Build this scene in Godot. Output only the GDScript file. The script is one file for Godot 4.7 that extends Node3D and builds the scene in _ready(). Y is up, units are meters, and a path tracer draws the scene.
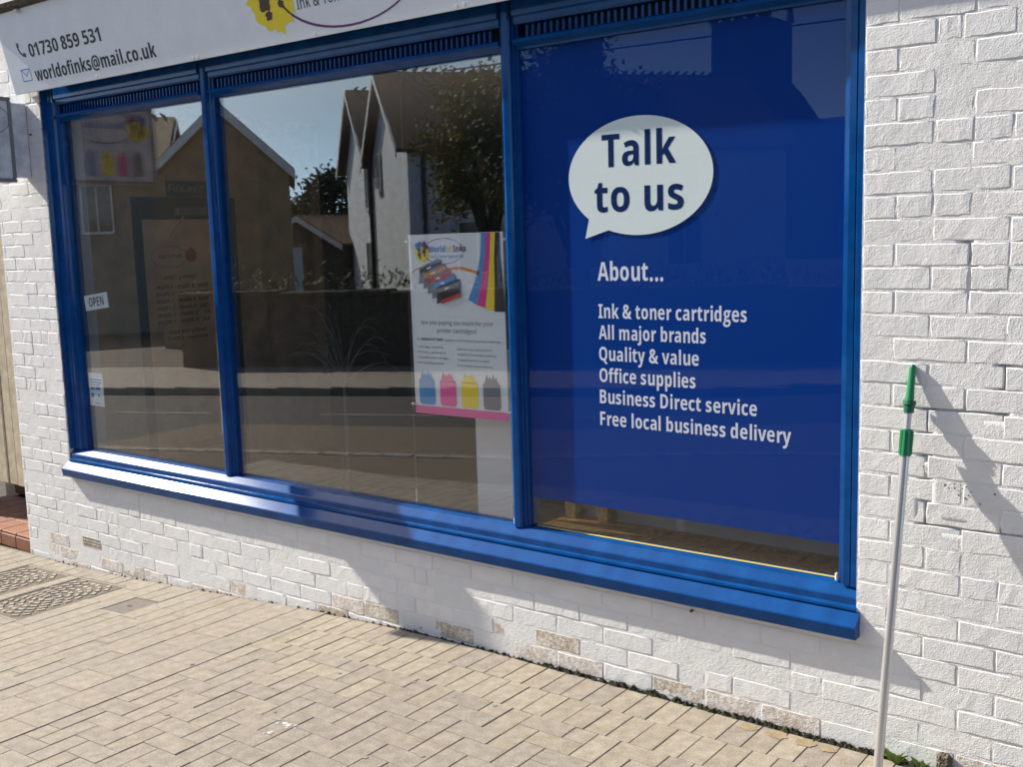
extends Node3D
# A painted brick shopfront, seen obliquely in raking sun, with the street opposite mirrored in its glass.
# Wall face is the plane z = 0, the street lies towards +z, x runs along the wall, metres.

const A_SUN := Vector3(4.9, -3.6, -1.0)      # the way sunlight travels
const GLASS_Z := -0.075
var rng := RandomNumberGenerator.new()
var M := {}
var taken := {}
var cam: Camera3D
var bold_font: SystemFont
var sans_font: SystemFont
var serif_font: SystemFont

# ------------------------------------------------------------------ helpers
func g(x: float) -> float:                       # height of the pavement along the wall
	if x < -5.4:
		return maxf(-0.185 - 0.025 * (-5.4 - x), -0.62)
	var t := clampf((-1.6 - x) / 3.8, 0.0, 1.0)
	return -0.185 * t * t * (3.0 - 2.0 * t)

func lin(r: float, gg: float, b: float) -> Color:
	return Color(r, gg, b).linear_to_srgb()

func mat(c: Color, rough := 0.8, metal := 0.0) -> StandardMaterial3D:
	var m := StandardMaterial3D.new()
	m.albedo_color = c
	m.roughness = rough
	m.metallic = metal
	return m

func numbered(called: String) -> String:
	if not taken.has(called):
		taken[called] = 0
		return called
	taken[called] += 1
	return "%s_%03d" % [called, taken[called]]

func tag(o: Node3D, label: String, category := "", group := "", kind := "") -> Node3D:
	if label: o.set_meta("label", label)
	if category: o.set_meta("category", category)
	if group: o.set_meta("group", group)
	if kind: o.set_meta("kind", kind)
	return o

func thing(called: String, label: String, category: String, at := Vector3.ZERO, group := "") -> Node3D:
	var o := Node3D.new()
	o.name = numbered(called)
	add_child(o)
	o.position = at
	return tag(o, label, category, group)

func part(called: String, mesh: Mesh, material: Material, parent: Node, at := Vector3.ZERO) -> MeshInstance3D:
	var o := MeshInstance3D.new()
	o.name = numbered(called) if parent == self else called
	o.mesh = mesh
	o.material_override = material
	parent.add_child(o, true)
	o.position = at
	return o

func structure(called: String, mesh: Mesh, material: Material, label := "") -> MeshInstance3D:
	var o := part(called, mesh, material, self)
	o.set_meta("kind", "structure")
	if label: o.set_meta("label", label)
	return o

func begin() -> SurfaceTool:
	var st := SurfaceTool.new()
	st.begin(Mesh.PRIMITIVE_TRIANGLES)
	st.set_smooth_group(-1)
	return st

func finish(st: SurfaceTool) -> ArrayMesh:
	st.generate_normals()
	return st.commit()

func tri(st: SurfaceTool, a: Vector3, b: Vector3, c: Vector3) -> void:
	st.add_vertex(a); st.add_vertex(b); st.add_vertex(c)

func quad(st: SurfaceTool, a: Vector3, b: Vector3, c: Vector3, d: Vector3) -> void:
	tri(st, a, b, c); tri(st, a, c, d)

# a box between two corners with chamfered edges
func add_box(st: SurfaceTool, lo: Vector3, hi: Vector3, b := 0.0) -> void:
	if b <= 0.0:
		var p := []
		for i in 8: p.append(Vector3(hi.x if i & 1 else lo.x, hi.y if i & 2 else lo.y, hi.z if i & 4 else lo.z))
		quad(st, p[4], p[6], p[7], p[5]); quad(st, p[1], p[3], p[2], p[0])
		quad(st, p[5], p[7], p[3], p[1]); quad(st, p[0], p[2], p[6], p[4])
		quad(st, p[6], p[2], p[3], p[7]); quad(st, p[0], p[4], p[5], p[1])
		return
	b = minf(b, 0.45 * minf(hi.x - lo.x, minf(hi.y - lo.y, hi.z - lo.z)))
	var c := (lo + hi) * 0.5
	var h := (hi - lo) * 0.5
	var v := func(sx: float, sy: float, sz: float, ax: int) -> Vector3:
		return c + Vector3(sx * (h.x - (0.0 if ax == 0 else b)), sy * (h.y - (0.0 if ax == 1 else b)), sz * (h.z - (0.0 if ax == 2 else b)))
	for s in [1.0, -1.0]:
		var f := [[v.call(s, -1, -1, 0), v.call(s, 1, -1, 0), v.call(s, 1, 1, 0), v.call(s, -1, 1, 0)],
			[v.call(-1, s, -1, 1), v.call(-1, s, 1, 1), v.call(1, s, 1, 1), v.call(1, s, -1, 1)],
			[v.call(-1, -1, s, 2), v.call(1, -1, s, 2), v.call(1, 1, s, 2), v.call(-1, 1, s, 2)]]
		for q in f:
			if s > 0: quad(st, q[3], q[2], q[1], q[0])
			else: quad(st, q[0], q[1], q[2], q[3])
	for s in [1.0, -1.0]:
		for t in [1.0, -1.0]:
			var e := [[v.call(-1, s, t, 1), v.call(1, s, t, 1), v.call(1, s, t, 2), v.call(-1, s, t, 2)],
				[v.call(s, -1, t, 2), v.call(s, 1, t, 2), v.call(s, 1, t, 0), v.call(s, -1, t, 0)],
				[v.call(s, t, -1, 0), v.call(s, t, 1, 0), v.call(s, t, 1, 1), v.call(s, t, -1, 1)]]
			for q in e:
				if s * t > 0: quad(st, q[3], q[2], q[1], q[0])
				else: quad(st, q[0], q[1], q[2], q[3])
			for u in [1.0, -1.0]:
				var k := [v.call(s, t, u, 0), v.call(s, t, u, 1), v.call(s, t, u, 2)]
				if s * t * u > 0: tri(st, k[2], k[1], k[0])
				else: tri(st, k[0], k[1], k[2])

func box(lo: Vector3, hi: Vector3, b := 0.0) -> ArrayMesh:
	var st := begin()
	add_box(st, lo, hi, b)
	return finish(st)

# a closed outline of (z, y) points swept along x
func add_profile(st: SurfaceTool, pts: PackedVector2Array, x0: float, x1: float) -> void:
	var n := pts.size()
	for i in n:
		var a := pts[i]
		var b := pts[(i + 1) % n]
		quad(st, Vector3(x0, a.y, a.x), Vector3(x0, b.y, b.x), Vector3(x1, b.y, b.x), Vector3(x1, a.y, a.x))
	var t := Geometry2D.triangulate_polygon(pts)
	for i in range(0, t.size(), 3):
		for x in [x0, x1]:
			tri(st, Vector3(x, pts[t[i]].y, pts[t[i]].x), Vector3(x, pts[t[i + 1]].y, pts[t[i + 1]].x), Vector3(x, pts[t[i + 2]].y, pts[t[i + 2]].x))

# a closed outline of (x, z) points swept along y, for jambs and mullions
func add_column(st: SurfaceTool, pts: PackedVector2Array, y0: float, y1: float) -> void:
	var n := pts.size()
	for i in n:
		var a := pts[i]
		var b := pts[(i + 1) % n]
		quad(st, Vector3(a.x, y0, a.y), Vector3(a.x, y1, a.y), Vector3(b.x, y1, b.y), Vector3(b.x, y0, b.y))
	var t := Geometry2D.triangulate_polygon(pts)
	for i in range(0, t.size(), 3):
		for y in [y0, y1]:
			tri(st, Vector3(pts[t[i]].x, y, pts[t[i]].y), Vector3(pts[t[i + 1]].x, y, pts[t[i + 1]].y), Vector3(pts[t[i + 2]].x, y, pts[t[i + 2]].y))

func add_tube(st: SurfaceTool, a: Vector3, b: Vector3, ra: float, rb: float, n := 10) -> void:
	var d := (b - a).normalized()
	var s := d.cross(Vector3.UP if absf(d.y) < 0.9 else Vector3.RIGHT).normalized()
	var t := d.cross(s)
	for i in n:
		var p := TAU * i / n
		var q := TAU * (i + 1) / n
		var u := s * cos(p) + t * sin(p)
		var w := s * cos(q) + t * sin(q)
		quad(st, a + u * ra, a + w * ra, b + w * rb, b + u * rb)
		tri(st, a, a + w * ra, a + u * ra)
		tri(st, b, b + u * rb, b + w * rb)

func tube(a: Vector3, b: Vector3, ra: float, rb: float, n := 14) -> ArrayMesh:
	var st := begin()
	st.set_smooth_group(-1)
	add_tube(st, a, b, ra, rb, n)
	return finish(st)

# a flat printed shape: outline in (x, y), laid at depth z with a hair of thickness
func add_flat(st: SurfaceTool, pts: PackedVector2Array, z: float) -> void:
	var t := Geometry2D.triangulate_polygon(pts)
	for i in range(0, t.size(), 3):
		tri(st, Vector3(pts[t[i]].x, pts[t[i]].y, z), Vector3(pts[t[i + 1]].x, pts[t[i + 1]].y, z), Vector3(pts[t[i + 2]].x, pts[t[i + 2]].y, z))

func flat(pts: PackedVector2Array, z: float) -> ArrayMesh:
	var st := begin()
	add_flat(st, pts, z)
	return finish(st)

func oval(cx: float, cy: float, rx: float, ry: float, n := 40) -> PackedVector2Array:
	var a := PackedVector2Array()
	for i in n: a.append(Vector2(cx + rx * cos(TAU * i / n), cy + ry * sin(TAU * i / n)))
	return a

func rect(x0: float, y0: float, x1: float, y1: float) -> PackedVector2Array:
	return PackedVector2Array([Vector2(x0, y0), Vector2(x1, y0), Vector2(x1, y1), Vector2(x0, y1)])

func add_ring(st: SurfaceTool, cx: float, cy: float, rx: float, ry: float, w0: float, w1: float, z: float, from := 0.0, to := TAU, n := 48) -> void:
	for i in n:
		var a := from + (to - from) * i / n
		var b := from + (to - from) * (i + 1) / n
		var wa: float = lerpf(w0, w1, 0.5 - 0.5 * cos(a))
		var wb: float = lerpf(w0, w1, 0.5 - 0.5 * cos(b))
		quad(st, Vector3(cx + rx * cos(a), cy + ry * sin(a), z), Vector3(cx + (rx + wa) * cos(a), cy + (ry + wa) * sin(a), z),
			Vector3(cx + (rx + wb) * cos(b), cy + (ry + wb) * sin(b), z), Vector3(cx + rx * cos(b), cy + ry * sin(b), z))

func splat(cx: float, cy: float, r: float, seed_: int, n := 44, rough := 0.22) -> PackedVector2Array:
	var k := RandomNumberGenerator.new()
	k.seed = seed_
	var a := PackedVector2Array()
	for i in n:
		var q := r * (1.0 - rough + rough * 2.0 * k.randf() * (1.0 if i % 2 else 0.55))
		a.append(Vector2(cx + q * cos(TAU * i / n), cy + q * sin(TAU * i / n)))
	return a

# lettering fitted to a measured width and cap height; x0 is its left end, base its baseline
func letters(called: String, text: String, parent: Node, x0: float, base: float, width: float, cap: float, z: float, m: Material, font: Font) -> MeshInstance3D:
	var t := TextMesh.new()
	t.font = font
	t.font_size = 48
	t.pixel_size = 0.01
	t.depth = 0.0
	t.curve_step = 2.0
	t.horizontal_alignment = HORIZONTAL_ALIGNMENT_LEFT
	t.text = "H"
	var h := t.get_aabb()
	t.text = text
	var a := t.get_aabb()
	var sx: float = width / a.size.x
	var sy: float = cap / h.size.y
	# bake, so that no node is stretched
	var arrays := t.surface_get_arrays(0)
	var v: PackedVector3Array = arrays[Mesh.ARRAY_VERTEX]
	var idx: PackedInt32Array = arrays[Mesh.ARRAY_INDEX] if arrays[Mesh.ARRAY_INDEX] != null else PackedInt32Array(range(v.size()))
	var st := begin()
	for i in idx:
		st.add_vertex(Vector3((v[i].x - a.position.x) * sx, (v[i].y - h.position.y) * sy, 0.0))
	return part(called, finish(st), m, parent, Vector3(x0, base, z))

func noise(seed_: int, freq: float, octaves: int, size: int, kind := FastNoiseLite.TYPE_SIMPLEX_SMOOTH) -> Image:
	var f := FastNoiseLite.new()
	f.seed = seed_
	f.frequency = freq
	f.noise_type = kind
	f.fractal_octaves = octaves
	var im := f.get_seamless_image(size, size)
	im.convert(Image.FORMAT_L8)
	return im

# mixes several noise images by weights into a grey one, or a colour between two tones
func blend(images: Array, weights: Array, lo: Color, hi: Color, contrast := 1.0, size := 512) -> ImageTexture:
	var data := PackedByteArray()
	data.resize(size * size * 3)
	var src := []
	for im in images: src.append(im.get_data())
	for i in size * size:
		var v := 0.0
		for k in src.size(): v += weights[k] * src[k][i]
		v = clampf((v / 255.0 - 0.5) * contrast + 0.5, 0.0, 1.0)
		data[i * 3] = int(255.0 * lerpf(lo.r, hi.r, v))
		data[i * 3 + 1] = int(255.0 * lerpf(lo.g, hi.g, v))
		data[i * 3 + 2] = int(255.0 * lerpf(lo.b, hi.b, v))
	return ImageTexture.create_from_image(Image.create_from_data(size, size, false, Image.FORMAT_RGB8, data))

func tri_map(m: StandardMaterial3D, metres: float, albedo: Texture2D, height: Texture2D = null, cm := 0.2) -> StandardMaterial3D:
	m.uv1_triplanar = true
	m.uv1_world_triplanar = true
	m.uv1_scale = Vector3.ONE / metres
	m.albedo_texture = albedo
	if height:
		m.heightmap_enabled = true
		m.heightmap_texture = height
		m.heightmap_scale = cm
	return m

# how large a thing of unit size at p shows in the picture; 0 outside it
func shows(p: Vector3) -> float:
	var q := cam.transform.affine_inverse() * p
	if q.z > -0.2: return 0.0
	var k := tan(deg_to_rad(cam.fov) * 0.5) * -q.z
	if absf(q.y) > k * 1.03 or absf(q.x) > k * 1.36: return 0.0
	return 1.0 / (q.z * q.z)

# ------------------------------------------------------------------ camera, sky, sun
func light_and_lens() -> void:
	cam = Camera3D.new()
	cam.name = "camera"
	cam.position = Vector3(1.2324, 1.7901, 3.4735)
	cam.rotation = Vector3(-0.1385, 0.6565, -0.0287)
	cam.fov = 39.173
	cam.near = 0.05
	cam.far = 600.0
	add_child(cam)
	cam.current = true

	var sky_m := ProceduralSkyMaterial.new()
	sky_m.sky_top_color = lin(0.06, 0.13, 0.29)
	sky_m.sky_horizon_color = lin(1.15, 1.75, 2.2)
	sky_m.sky_curve = 0.09
	sky_m.ground_bottom_color = lin(0.14, 0.13, 0.12)
	sky_m.ground_horizon_color = lin(0.28, 0.29, 0.30)
	sky_m.sun_angle_max = 80.0
	sky_m.sun_curve = 0.40
	sky_m.sky_energy_multiplier = 1.0
	var e := Environment.new()
	e.background_mode = Environment.BG_SKY
	e.sky = Sky.new()
	e.sky.sky_material = sky_m
	e.tonemap_mode = Environment.TONE_MAPPER_LINEAR
	e.tonemap_exposure = 1.86
	e.sdfgi_enabled = true
	e.ssao_enabled = true
	e.ssil_enabled = true
	var w := WorldEnvironment.new()
	w.name = "world_environment"
	w.environment = e
	add_child(w)

	var sun := DirectionalLight3D.new()
	sun.name = "sun"
	sun.light_color = Color(1.0, 0.968, 0.915)
	sun.light_energy = 1.6
	sun.light_angular_distance = 0.5
	sun.shadow_enabled = true
	add_child(sun)
	sun.look_at_from_position(Vector3(0, 10, 0), Vector3(0, 10, 0) + A_SUN)

# ------------------------------------------------------------------ materials
func materials() -> void:
	bold_font = SystemFont.new()
	bold_font.font_names = PackedStringArray(["Droid Sans"])
	bold_font.font_weight = 700
	sans_font = SystemFont.new()
	sans_font.font_names = PackedStringArray(["Droid Sans"])
	serif_font = SystemFont.new()
	serif_font.font_names = PackedStringArray(["Droid Serif"])

	var n1 := noise(1, 0.012, 4, 512)
	var n2 := noise(2, 0.05, 4, 512)
	var n3 := noise(3, 0.16, 3, 512)
	var n4 := noise(4, 0.3, 2, 512)
	var n5 := noise(5, 0.02, 5, 512, FastNoiseLite.TYPE_PERLIN)
	var cells := noise(6, 0.06, 3, 512, FastNoiseLite.TYPE_CELLULAR)

	# thick white masonry paint over brick
	var paint_h := blend([n2, n3, n4, cells], [0.27, 0.3, 0.3, 0.13], Color.BLACK, Color.WHITE, 1.7)
	var paint_c := blend([n1, n2, n3], [0.55, 0.25, 0.2], Color(0.945, 0.943, 0.938), Color(1, 1, 1), 1.3)
	var flake := blend([n5, n2, n3], [0.3, 0.42, 0.28], Color(0.83, 0.77, 0.72), Color(1, 1, 1), 3.4)
	var soil := blend([n5, n2, n3], [0.28, 0.42, 0.3], Color(0.74, 0.69, 0.60), Color(1, 0.995, 0.985), 3.2)
	M.paint = []
	for k in [[0.765, 0.765, 0.765], [0.745, 0.75, 0.755], [0.78, 0.775, 0.765], [0.73, 0.735, 0.735]]:
		M.paint.append(tri_map(mat(lin(k[0], k[1], k[2]), 0.62), 0.62, paint_c, paint_h, 0.13))
	M.paint_flaked = tri_map(mat(lin(0.74, 0.73, 0.715), 0.75), 0.7, flake, paint_h, 0.2)
	M.paint_soiled = tri_map(mat(lin(0.70, 0.68, 0.65), 0.8), 0.55, soil, paint_h, 0.22)
	M.mortar = tri_map(mat(lin(0.74, 0.74, 0.735), 0.8), 0.5, paint_c, paint_h, 0.16)
	M.render = tri_map(mat(lin(0.7, 0.69, 0.66), 0.9), 1.1, paint_c, paint_h, 0.2)

	# concrete block paving
	var grit := blend([n4, n3, n2, n1], [0.3, 0.45, 0.1, 0.15], Color(0.62, 0.60, 0.575), Color(1, 1, 1), 2.6)
	var grit_h := blend([n4, n3], [0.65, 0.35], Color.BLACK, Color.WHITE, 1.4)
	M.paver = []
	for k in [[0.405, 0.357, 0.302], [0.395, 0.352, 0.297], [0.412, 0.362, 0.302], [0.392, 0.348, 0.297], [0.40, 0.350, 0.29], [0.375, 0.332, 0.282]]:
		M.paver.append(tri_map(mat(lin(k[0], k[1], k[2]), 0.88), 0.42, grit, grit_h, 0.12))
	M.paver_pale = []
	for k in [[0.455, 0.405, 0.325], [0.43, 0.38, 0.305], [0.415, 0.367, 0.293]]:
		M.paver_pale.append(tri_map(mat(lin(k[0], k[1], k[2]), 0.88), 0.42, grit, grit_h, 0.12))
	M.paver_grey = []
	for k in [[0.40, 0.365, 0.30], [0.39, 0.352, 0.288], [0.415, 0.372, 0.303]]:
		M.paver_grey.append(tri_map(mat(lin(k[0], k[1], k[2]), 0.88), 0.42, grit, grit_h, 0.12))
	M.rust_stain = tri_map(mat(lin(0.40, 0.32, 0.19), 0.9), 0.3, grit)
	M.gum = mat(lin(0.22, 0.2, 0.18), 0.9)
	M.sand = tri_map(mat(lin(0.24, 0.20, 0.15), 0.95), 0.3, grit, grit_h, 0.2)
	M.asphalt = tri_map(mat(lin(0.075, 0.073, 0.07), 0.9), 0.7, grit, grit_h, 0.3)
	M.far_slab = tri_map(mat(lin(0.36, 0.33, 0.28), 0.9), 1.3, grit)
	M.iron = tri_map(mat(lin(0.24, 0.21, 0.185), 0.6, 0.2), 0.3, grit, grit_h, 0.08)
	M.iron_worn = tri_map(mat(lin(0.5, 0.46, 0.40), 0.5, 0.2), 0.3, grit, grit_h, 0.05)
	M.terracotta = tri_map(mat(lin(0.36, 0.15, 0.085), 0.7), 0.5, grit, grit_h, 0.06)
	M.moss = tri_map(mat(lin(0.052, 0.05, 0.022), 1.0), 0.2, grit, grit_h, 0.4)
	M.soil = tri_map(mat(lin(0.05, 0.038, 0.026), 1.0), 0.2, grit, grit_h, 0.4)
	M.leaf = mat(lin(0.13, 0.19, 0.045), 0.7)
	M.leaf.backlight_enabled = true
	M.leaf.backlight = Color(0.25, 0.35, 0.1)

	# gloss paint on joinery
	var brush := blend([n5, n3], [0.7, 0.3], Color(0.80, 0.82, 0.85), Color(1, 1, 1), 1.8)
	M.blue = tri_map(mat(lin(0.004, 0.068, 0.25), 0.105), 0.9, brush, paint_h, 0.008)
	M.navy = tri_map(mat(lin(0.008, 0.045, 0.19), 0.3), 0.9, brush, paint_h, 0.03)
	M.blue.metallic_specular = 0.32
	M.glass = mat(Color(0.5, 0.55, 0.55, 0.004), 0.0)
	M.glass.transparency = BaseMaterial3D.TRANSPARENCY_ALPHA
	M.glass_filmed = M.glass.duplicate()
	M.glass_filmed.metallic_specular = 0.38
	M.board = tri_map(mat(lin(0.80, 0.845, 0.90), 0.35), 1.4, paint_c)
	M.sign_grey = tri_map(mat(lin(0.72, 0.72, 0.74), 0.5), 0.9, brush)
	M.sign_edge = mat(lin(0.20, 0.20, 0.21), 0.5, 0.2)
	M.dark_metal = mat(lin(0.035, 0.035, 0.04), 0.45, 0.5)
	M.alu = mat(lin(0.62, 0.62, 0.62), 0.32, 0.75)
	M.steel = mat(lin(0.7, 0.7, 0.7), 0.25, 0.9)
	M.green = mat(lin(0.012, 0.19, 0.075), 0.38)
	M.green_dark = mat(lin(0.008, 0.10, 0.045), 0.4)
	M.vinyl_blue = mat(lin(0.0005, 0.034, 0.22), 0.45)
	M.vinyl_navy = mat(lin(0.004, 0.022, 0.10), 0.5)
	M.vinyl_white = mat(lin(0.64, 0.73, 0.74), 0.5)
	for k in ["vinyl_blue", "vinyl_navy", "vinyl_white"]: M[k].metallic_specular = 0.15   # bonded to the glass
	M.vinyl_pale = mat(lin(0.62, 0.67, 0.80), 0.5)
	M.paper = mat(lin(0.66, 0.72, 0.75), 0.6)
	M.ink = mat(lin(0.012, 0.013, 0.022), 0.5)
	M.ink_grey = mat(lin(0.16, 0.17, 0.20), 0.6)
	M.p_blue = mat(lin(0.03, 0.16, 0.50), 0.5)
	M.p_cyan = mat(lin(0.05, 0.25, 0.55), 0.5)
	M.p_magenta = mat(lin(0.62, 0.03, 0.25), 0.5)
	M.p_pink = mat(lin(0.72, 0.09, 0.32), 0.5)
	M.p_yellow = mat(lin(0.78, 0.62, 0.015), 0.5)
	M.p_purple = mat(lin(0.10, 0.02, 0.13), 0.5)
	M.p_orange = mat(lin(0.65, 0.25, 0.05), 0.5)
	M.p_red = mat(lin(0.50, 0.035, 0.04), 0.5)
	M.p_brown = mat(lin(0.055, 0.022, 0.015), 0.5)
	M.cream = tri_map(mat(lin(0.56, 0.48, 0.34), 0.6), 0.8, brush)
	M.wood = tri_map(mat(lin(0.58, 0.37, 0.16), 0.6), 0.5, soil)
	M.wood_pale = tri_map(mat(lin(0.56, 0.40, 0.20), 0.6), 0.5, soil)
	M.yellow_bead = mat(lin(0.82, 0.67, 0.13), 0.5)
	M.wall_cream = tri_map(mat(lin(0.80, 0.60, 0.38), 0.85), 2.0, brush)
	M.wall_ochre = tri_map(mat(lin(0.80, 0.62, 0.40), 0.9), 2.0, brush)
	M.inside_wall = tri_map(mat(lin(0.45, 0.43, 0.39), 0.9), 1.5, brush)
	M.bounce_laminate = tri_map(mat(lin(0.46, 0.33, 0.20), 0.5), 0.8, brush)
	M.carpet = tri_map(mat(lin(0.06, 0.045, 0.03), 0.98), 0.6, grit)
	M.ceiling = mat(lin(0.8, 0.8, 0.78), 0.9)
	M.partition = mat(lin(0.55, 0.58, 0.60), 0.7)
	M.twig = mat(lin(0.085, 0.08, 0.06), 0.8)
	# the other side of the street
	M.house_white = tri_map(mat(lin(0.70, 0.78, 0.86), 0.9), 3.0, paint_c)
	M.house_ochre = tri_map(mat(lin(0.30, 0.22, 0.13), 0.9), 3.0, paint_c)
	M.house_taupe = tri_map(mat(lin(0.30, 0.265, 0.22), 0.9), 3.0, paint_c)
	M.roof = tri_map(mat(lin(0.17, 0.105, 0.07), 0.85), 1.2, soil, paint_h, 2.0)
	M.roof_mossy = tri_map(mat(lin(0.34, 0.30, 0.22), 0.85), 1.2, flake, paint_h, 3.0)
	M.stone = tri_map(mat(lin(0.15, 0.13, 0.105), 0.95), 1.1, soil, paint_h, 4.0)
	M.dark_stone = tri_map(mat(lin(0.12, 0.11, 0.10), 0.95), 3.0, soil)
	M.window_dark = mat(lin(0.02, 0.022, 0.026), 0.08)
	M.bark = tri_map(mat(lin(0.07, 0.052, 0.038), 0.95), 0.6, grit, grit_h, 1.0)
	M.gravel = tri_map(mat(lin(0.17, 0.15, 0.12), 1.0), 1.5, grit)
	M.white_gloss = mat(lin(0.75, 0.75, 0.74), 0.5)
	M.foliage = []
	for k in [[0.055, 0.075, 0.022], [0.10, 0.105, 0.03], [0.03, 0.045, 0.018]]:
		var f := mat(lin(k[0], k[1], k[2]), 0.75)
		f.vertex_color_use_as_albedo = true
		f.albedo_color = Color.WHITE
		f.backlight_enabled = true
		f.backlight = Color(0.3, 0.35, 0.12)
		M.foliage.append(f)

func _ready() -> void:
	rng.seed = 7
	light_and_lens()
	materials()
	ground_and_street()
	pavement()
	shop_building()
	shop_window()
	fascia()
	projecting_sign()
	window_graphics()
	hanging_poster()
	inside()
	entrance()
	street_furniture()
	opposite_side()

# ------------------------------------------------------------------ ground, road, pavements
const TURN := -0.2915                            # the road runs at this angle to the shopfront
func sp(s: float, t: float, h: float) -> Vector3: # s metres along the road, t across it from the near kerb
	var p := Vector3(-2.0, 0, 4.5) + Vector3(cos(TURN), 0, -sin(TURN)) * s + Vector3(sin(TURN), 0, cos(TURN)) * t
	p.y = g(p.x) + h
	return p

func strip(s0: float, s1: float, t0: float, t1: float, h: float, step := 0.5) -> ArrayMesh:
	var st := begin()
	var s := s0
	while s < s1 - 0.001:
		var e := minf(s + step, s1)
		quad(st, sp(s, t0, h), sp(e, t0, h), sp(e, t1, h), sp(s, t1, h))
		s = e
	return finish(st)

func ground_and_street() -> void:
	var st := begin()
	var xs := [-300.0, -60.0, -24.0, -16.0, -11.0, -8.0, -6.8, -5.4]
	for i in 20: xs.append(-5.4 + 0.19 * (i + 1))
	xs.append_array([0.0, 20.0, 300.0])
	for i in xs.size() - 1:
		var a: float = xs[i]
		var b: float = xs[i + 1]
		quad(st, Vector3(a, g(a) - 0.13, 300), Vector3(b, g(b) - 0.13, 300), Vector3(b, g(b) - 0.13, -300), Vector3(a, g(a) - 0.13, -300))
	structure("ground", finish(st), M.asphalt)
	structure("road", strip(-22.0, 12.0, 0.0, 4.45, -0.11), M.asphalt)
	# white lines near the far side of the carriageway
	for k in 9:
		var m := strip(-19.0 + k * 3.2, -17.4 + k * 3.2, 2.75, 2.83, -0.105)
		tag(part("road_marking", m, M.far_slab, self), "", "", "", "structure")
	# kerbs of the near and the far pavement
	for row in [[-0.14, 0.0, "near_kerb", 0.32], [4.45, 4.59, "far_kerb", 0.9]]:
		var kerb := Node3D.new()
		kerb.name = row[2]
		add_child(kerb)
		kerb.set_meta("kind", "structure")
		var s := -16.0
		while s < 8.0:
			var a := sp(s, row[0], -0.13)
			var c := sp(s + row[3] - 0.012, row[1], 0.008)
			var stone := begin()
			var mid := sp(s + row[3] * 0.5, (row[0] + row[1]) * 0.5, 0)
			add_box(stone, Vector3(-row[3] * 0.5 + 0.006, -0.13, -0.07), Vector3(row[3] * 0.5 - 0.006, 0.006, 0.07), 0.012)
			var o := part("kerbstone", finish(stone), M.far_slab, kerb, mid)
			o.rotation.y = TURN
			s += row[3]
	structure("far_pavement", strip(-22.0, 12.0, 4.59, 7.2, 0.0), M.far_slab)
	structure("verge", strip(-45.0, 30.0, 7.2, 34.0, -0.08, 3.0), M.gravel)

func paver_mesh(w: float, l: float, seed_: int) -> ArrayMesh:
	var k := RandomNumberGenerator.new()
	k.seed = seed_
	var st := begin()
	var hw := w * 0.5
	var hl := l * 0.5
	var b := 0.0014
	var o := []
	var n := []
	var base := []
	for c in [[-1, -1], [1, -1], [1, 1], [-1, 1]]:
		var x: float = c[0] * (hw - k.randf() * 0.0012)
		var z: float = c[1] * (hl - k.randf() * 0.0008)
		base.append(Vector3(x, -0.05, z))
		o.append(Vector3(x, -b * (0.8 + k.randf() * 0.5), z))
		n.append(Vector3(x - c[0] * b * (1.0 + k.randf()), 0.0, z - c[1] * b * (0.4 + 0.4 * k.randf())))
	for i in 4:
		var j := (i + 1) % 4
		quad(st, base[i], base[j], o[j], o[i])
		quad(st, o[i], o[j], n[j], n[i])
	quad(st, n[0], n[1], n[2], n[3])
	return finish(st)

var paver_cache := {}
var pavers := []
func lay(x0: float, x1: float, z0: float, z1: float, pool: Array) -> void:
	var gap := 0.0024
	var w := snappedf(x1 - x0 - gap, 0.001)
	var l := snappedf(z1 - z0 - 0.0012, 0.001)
	if w < 0.015 or l < 0.015: return
	var key := "%.3f %.3f %d" % [w, l, rng.randi() % 4]
	if not paver_cache.has(key): paver_cache[key] = paver_mesh(w, l, hash(key))
	var cx := (x0 + x1) * 0.5
	var slope := (g(x1) - g(x0)) / (x1 - x0)
	var t := Transform3D(Basis(Vector3(0, 0, 1), atan(slope) + rng.randfn() * 0.0025) * Basis(Vector3(1, 0, 0), rng.randfn() * 0.0025) * Basis(Vector3.UP, rng.randfn() * 0.005),
		Vector3(cx, g(cx) + rng.randfn() * 0.0006, (z0 + z1) * 0.5))
	pavers.append([shows(t.origin) * w * l, paver_cache[key], pool[rng.randi() % pool.size()], t])

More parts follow.
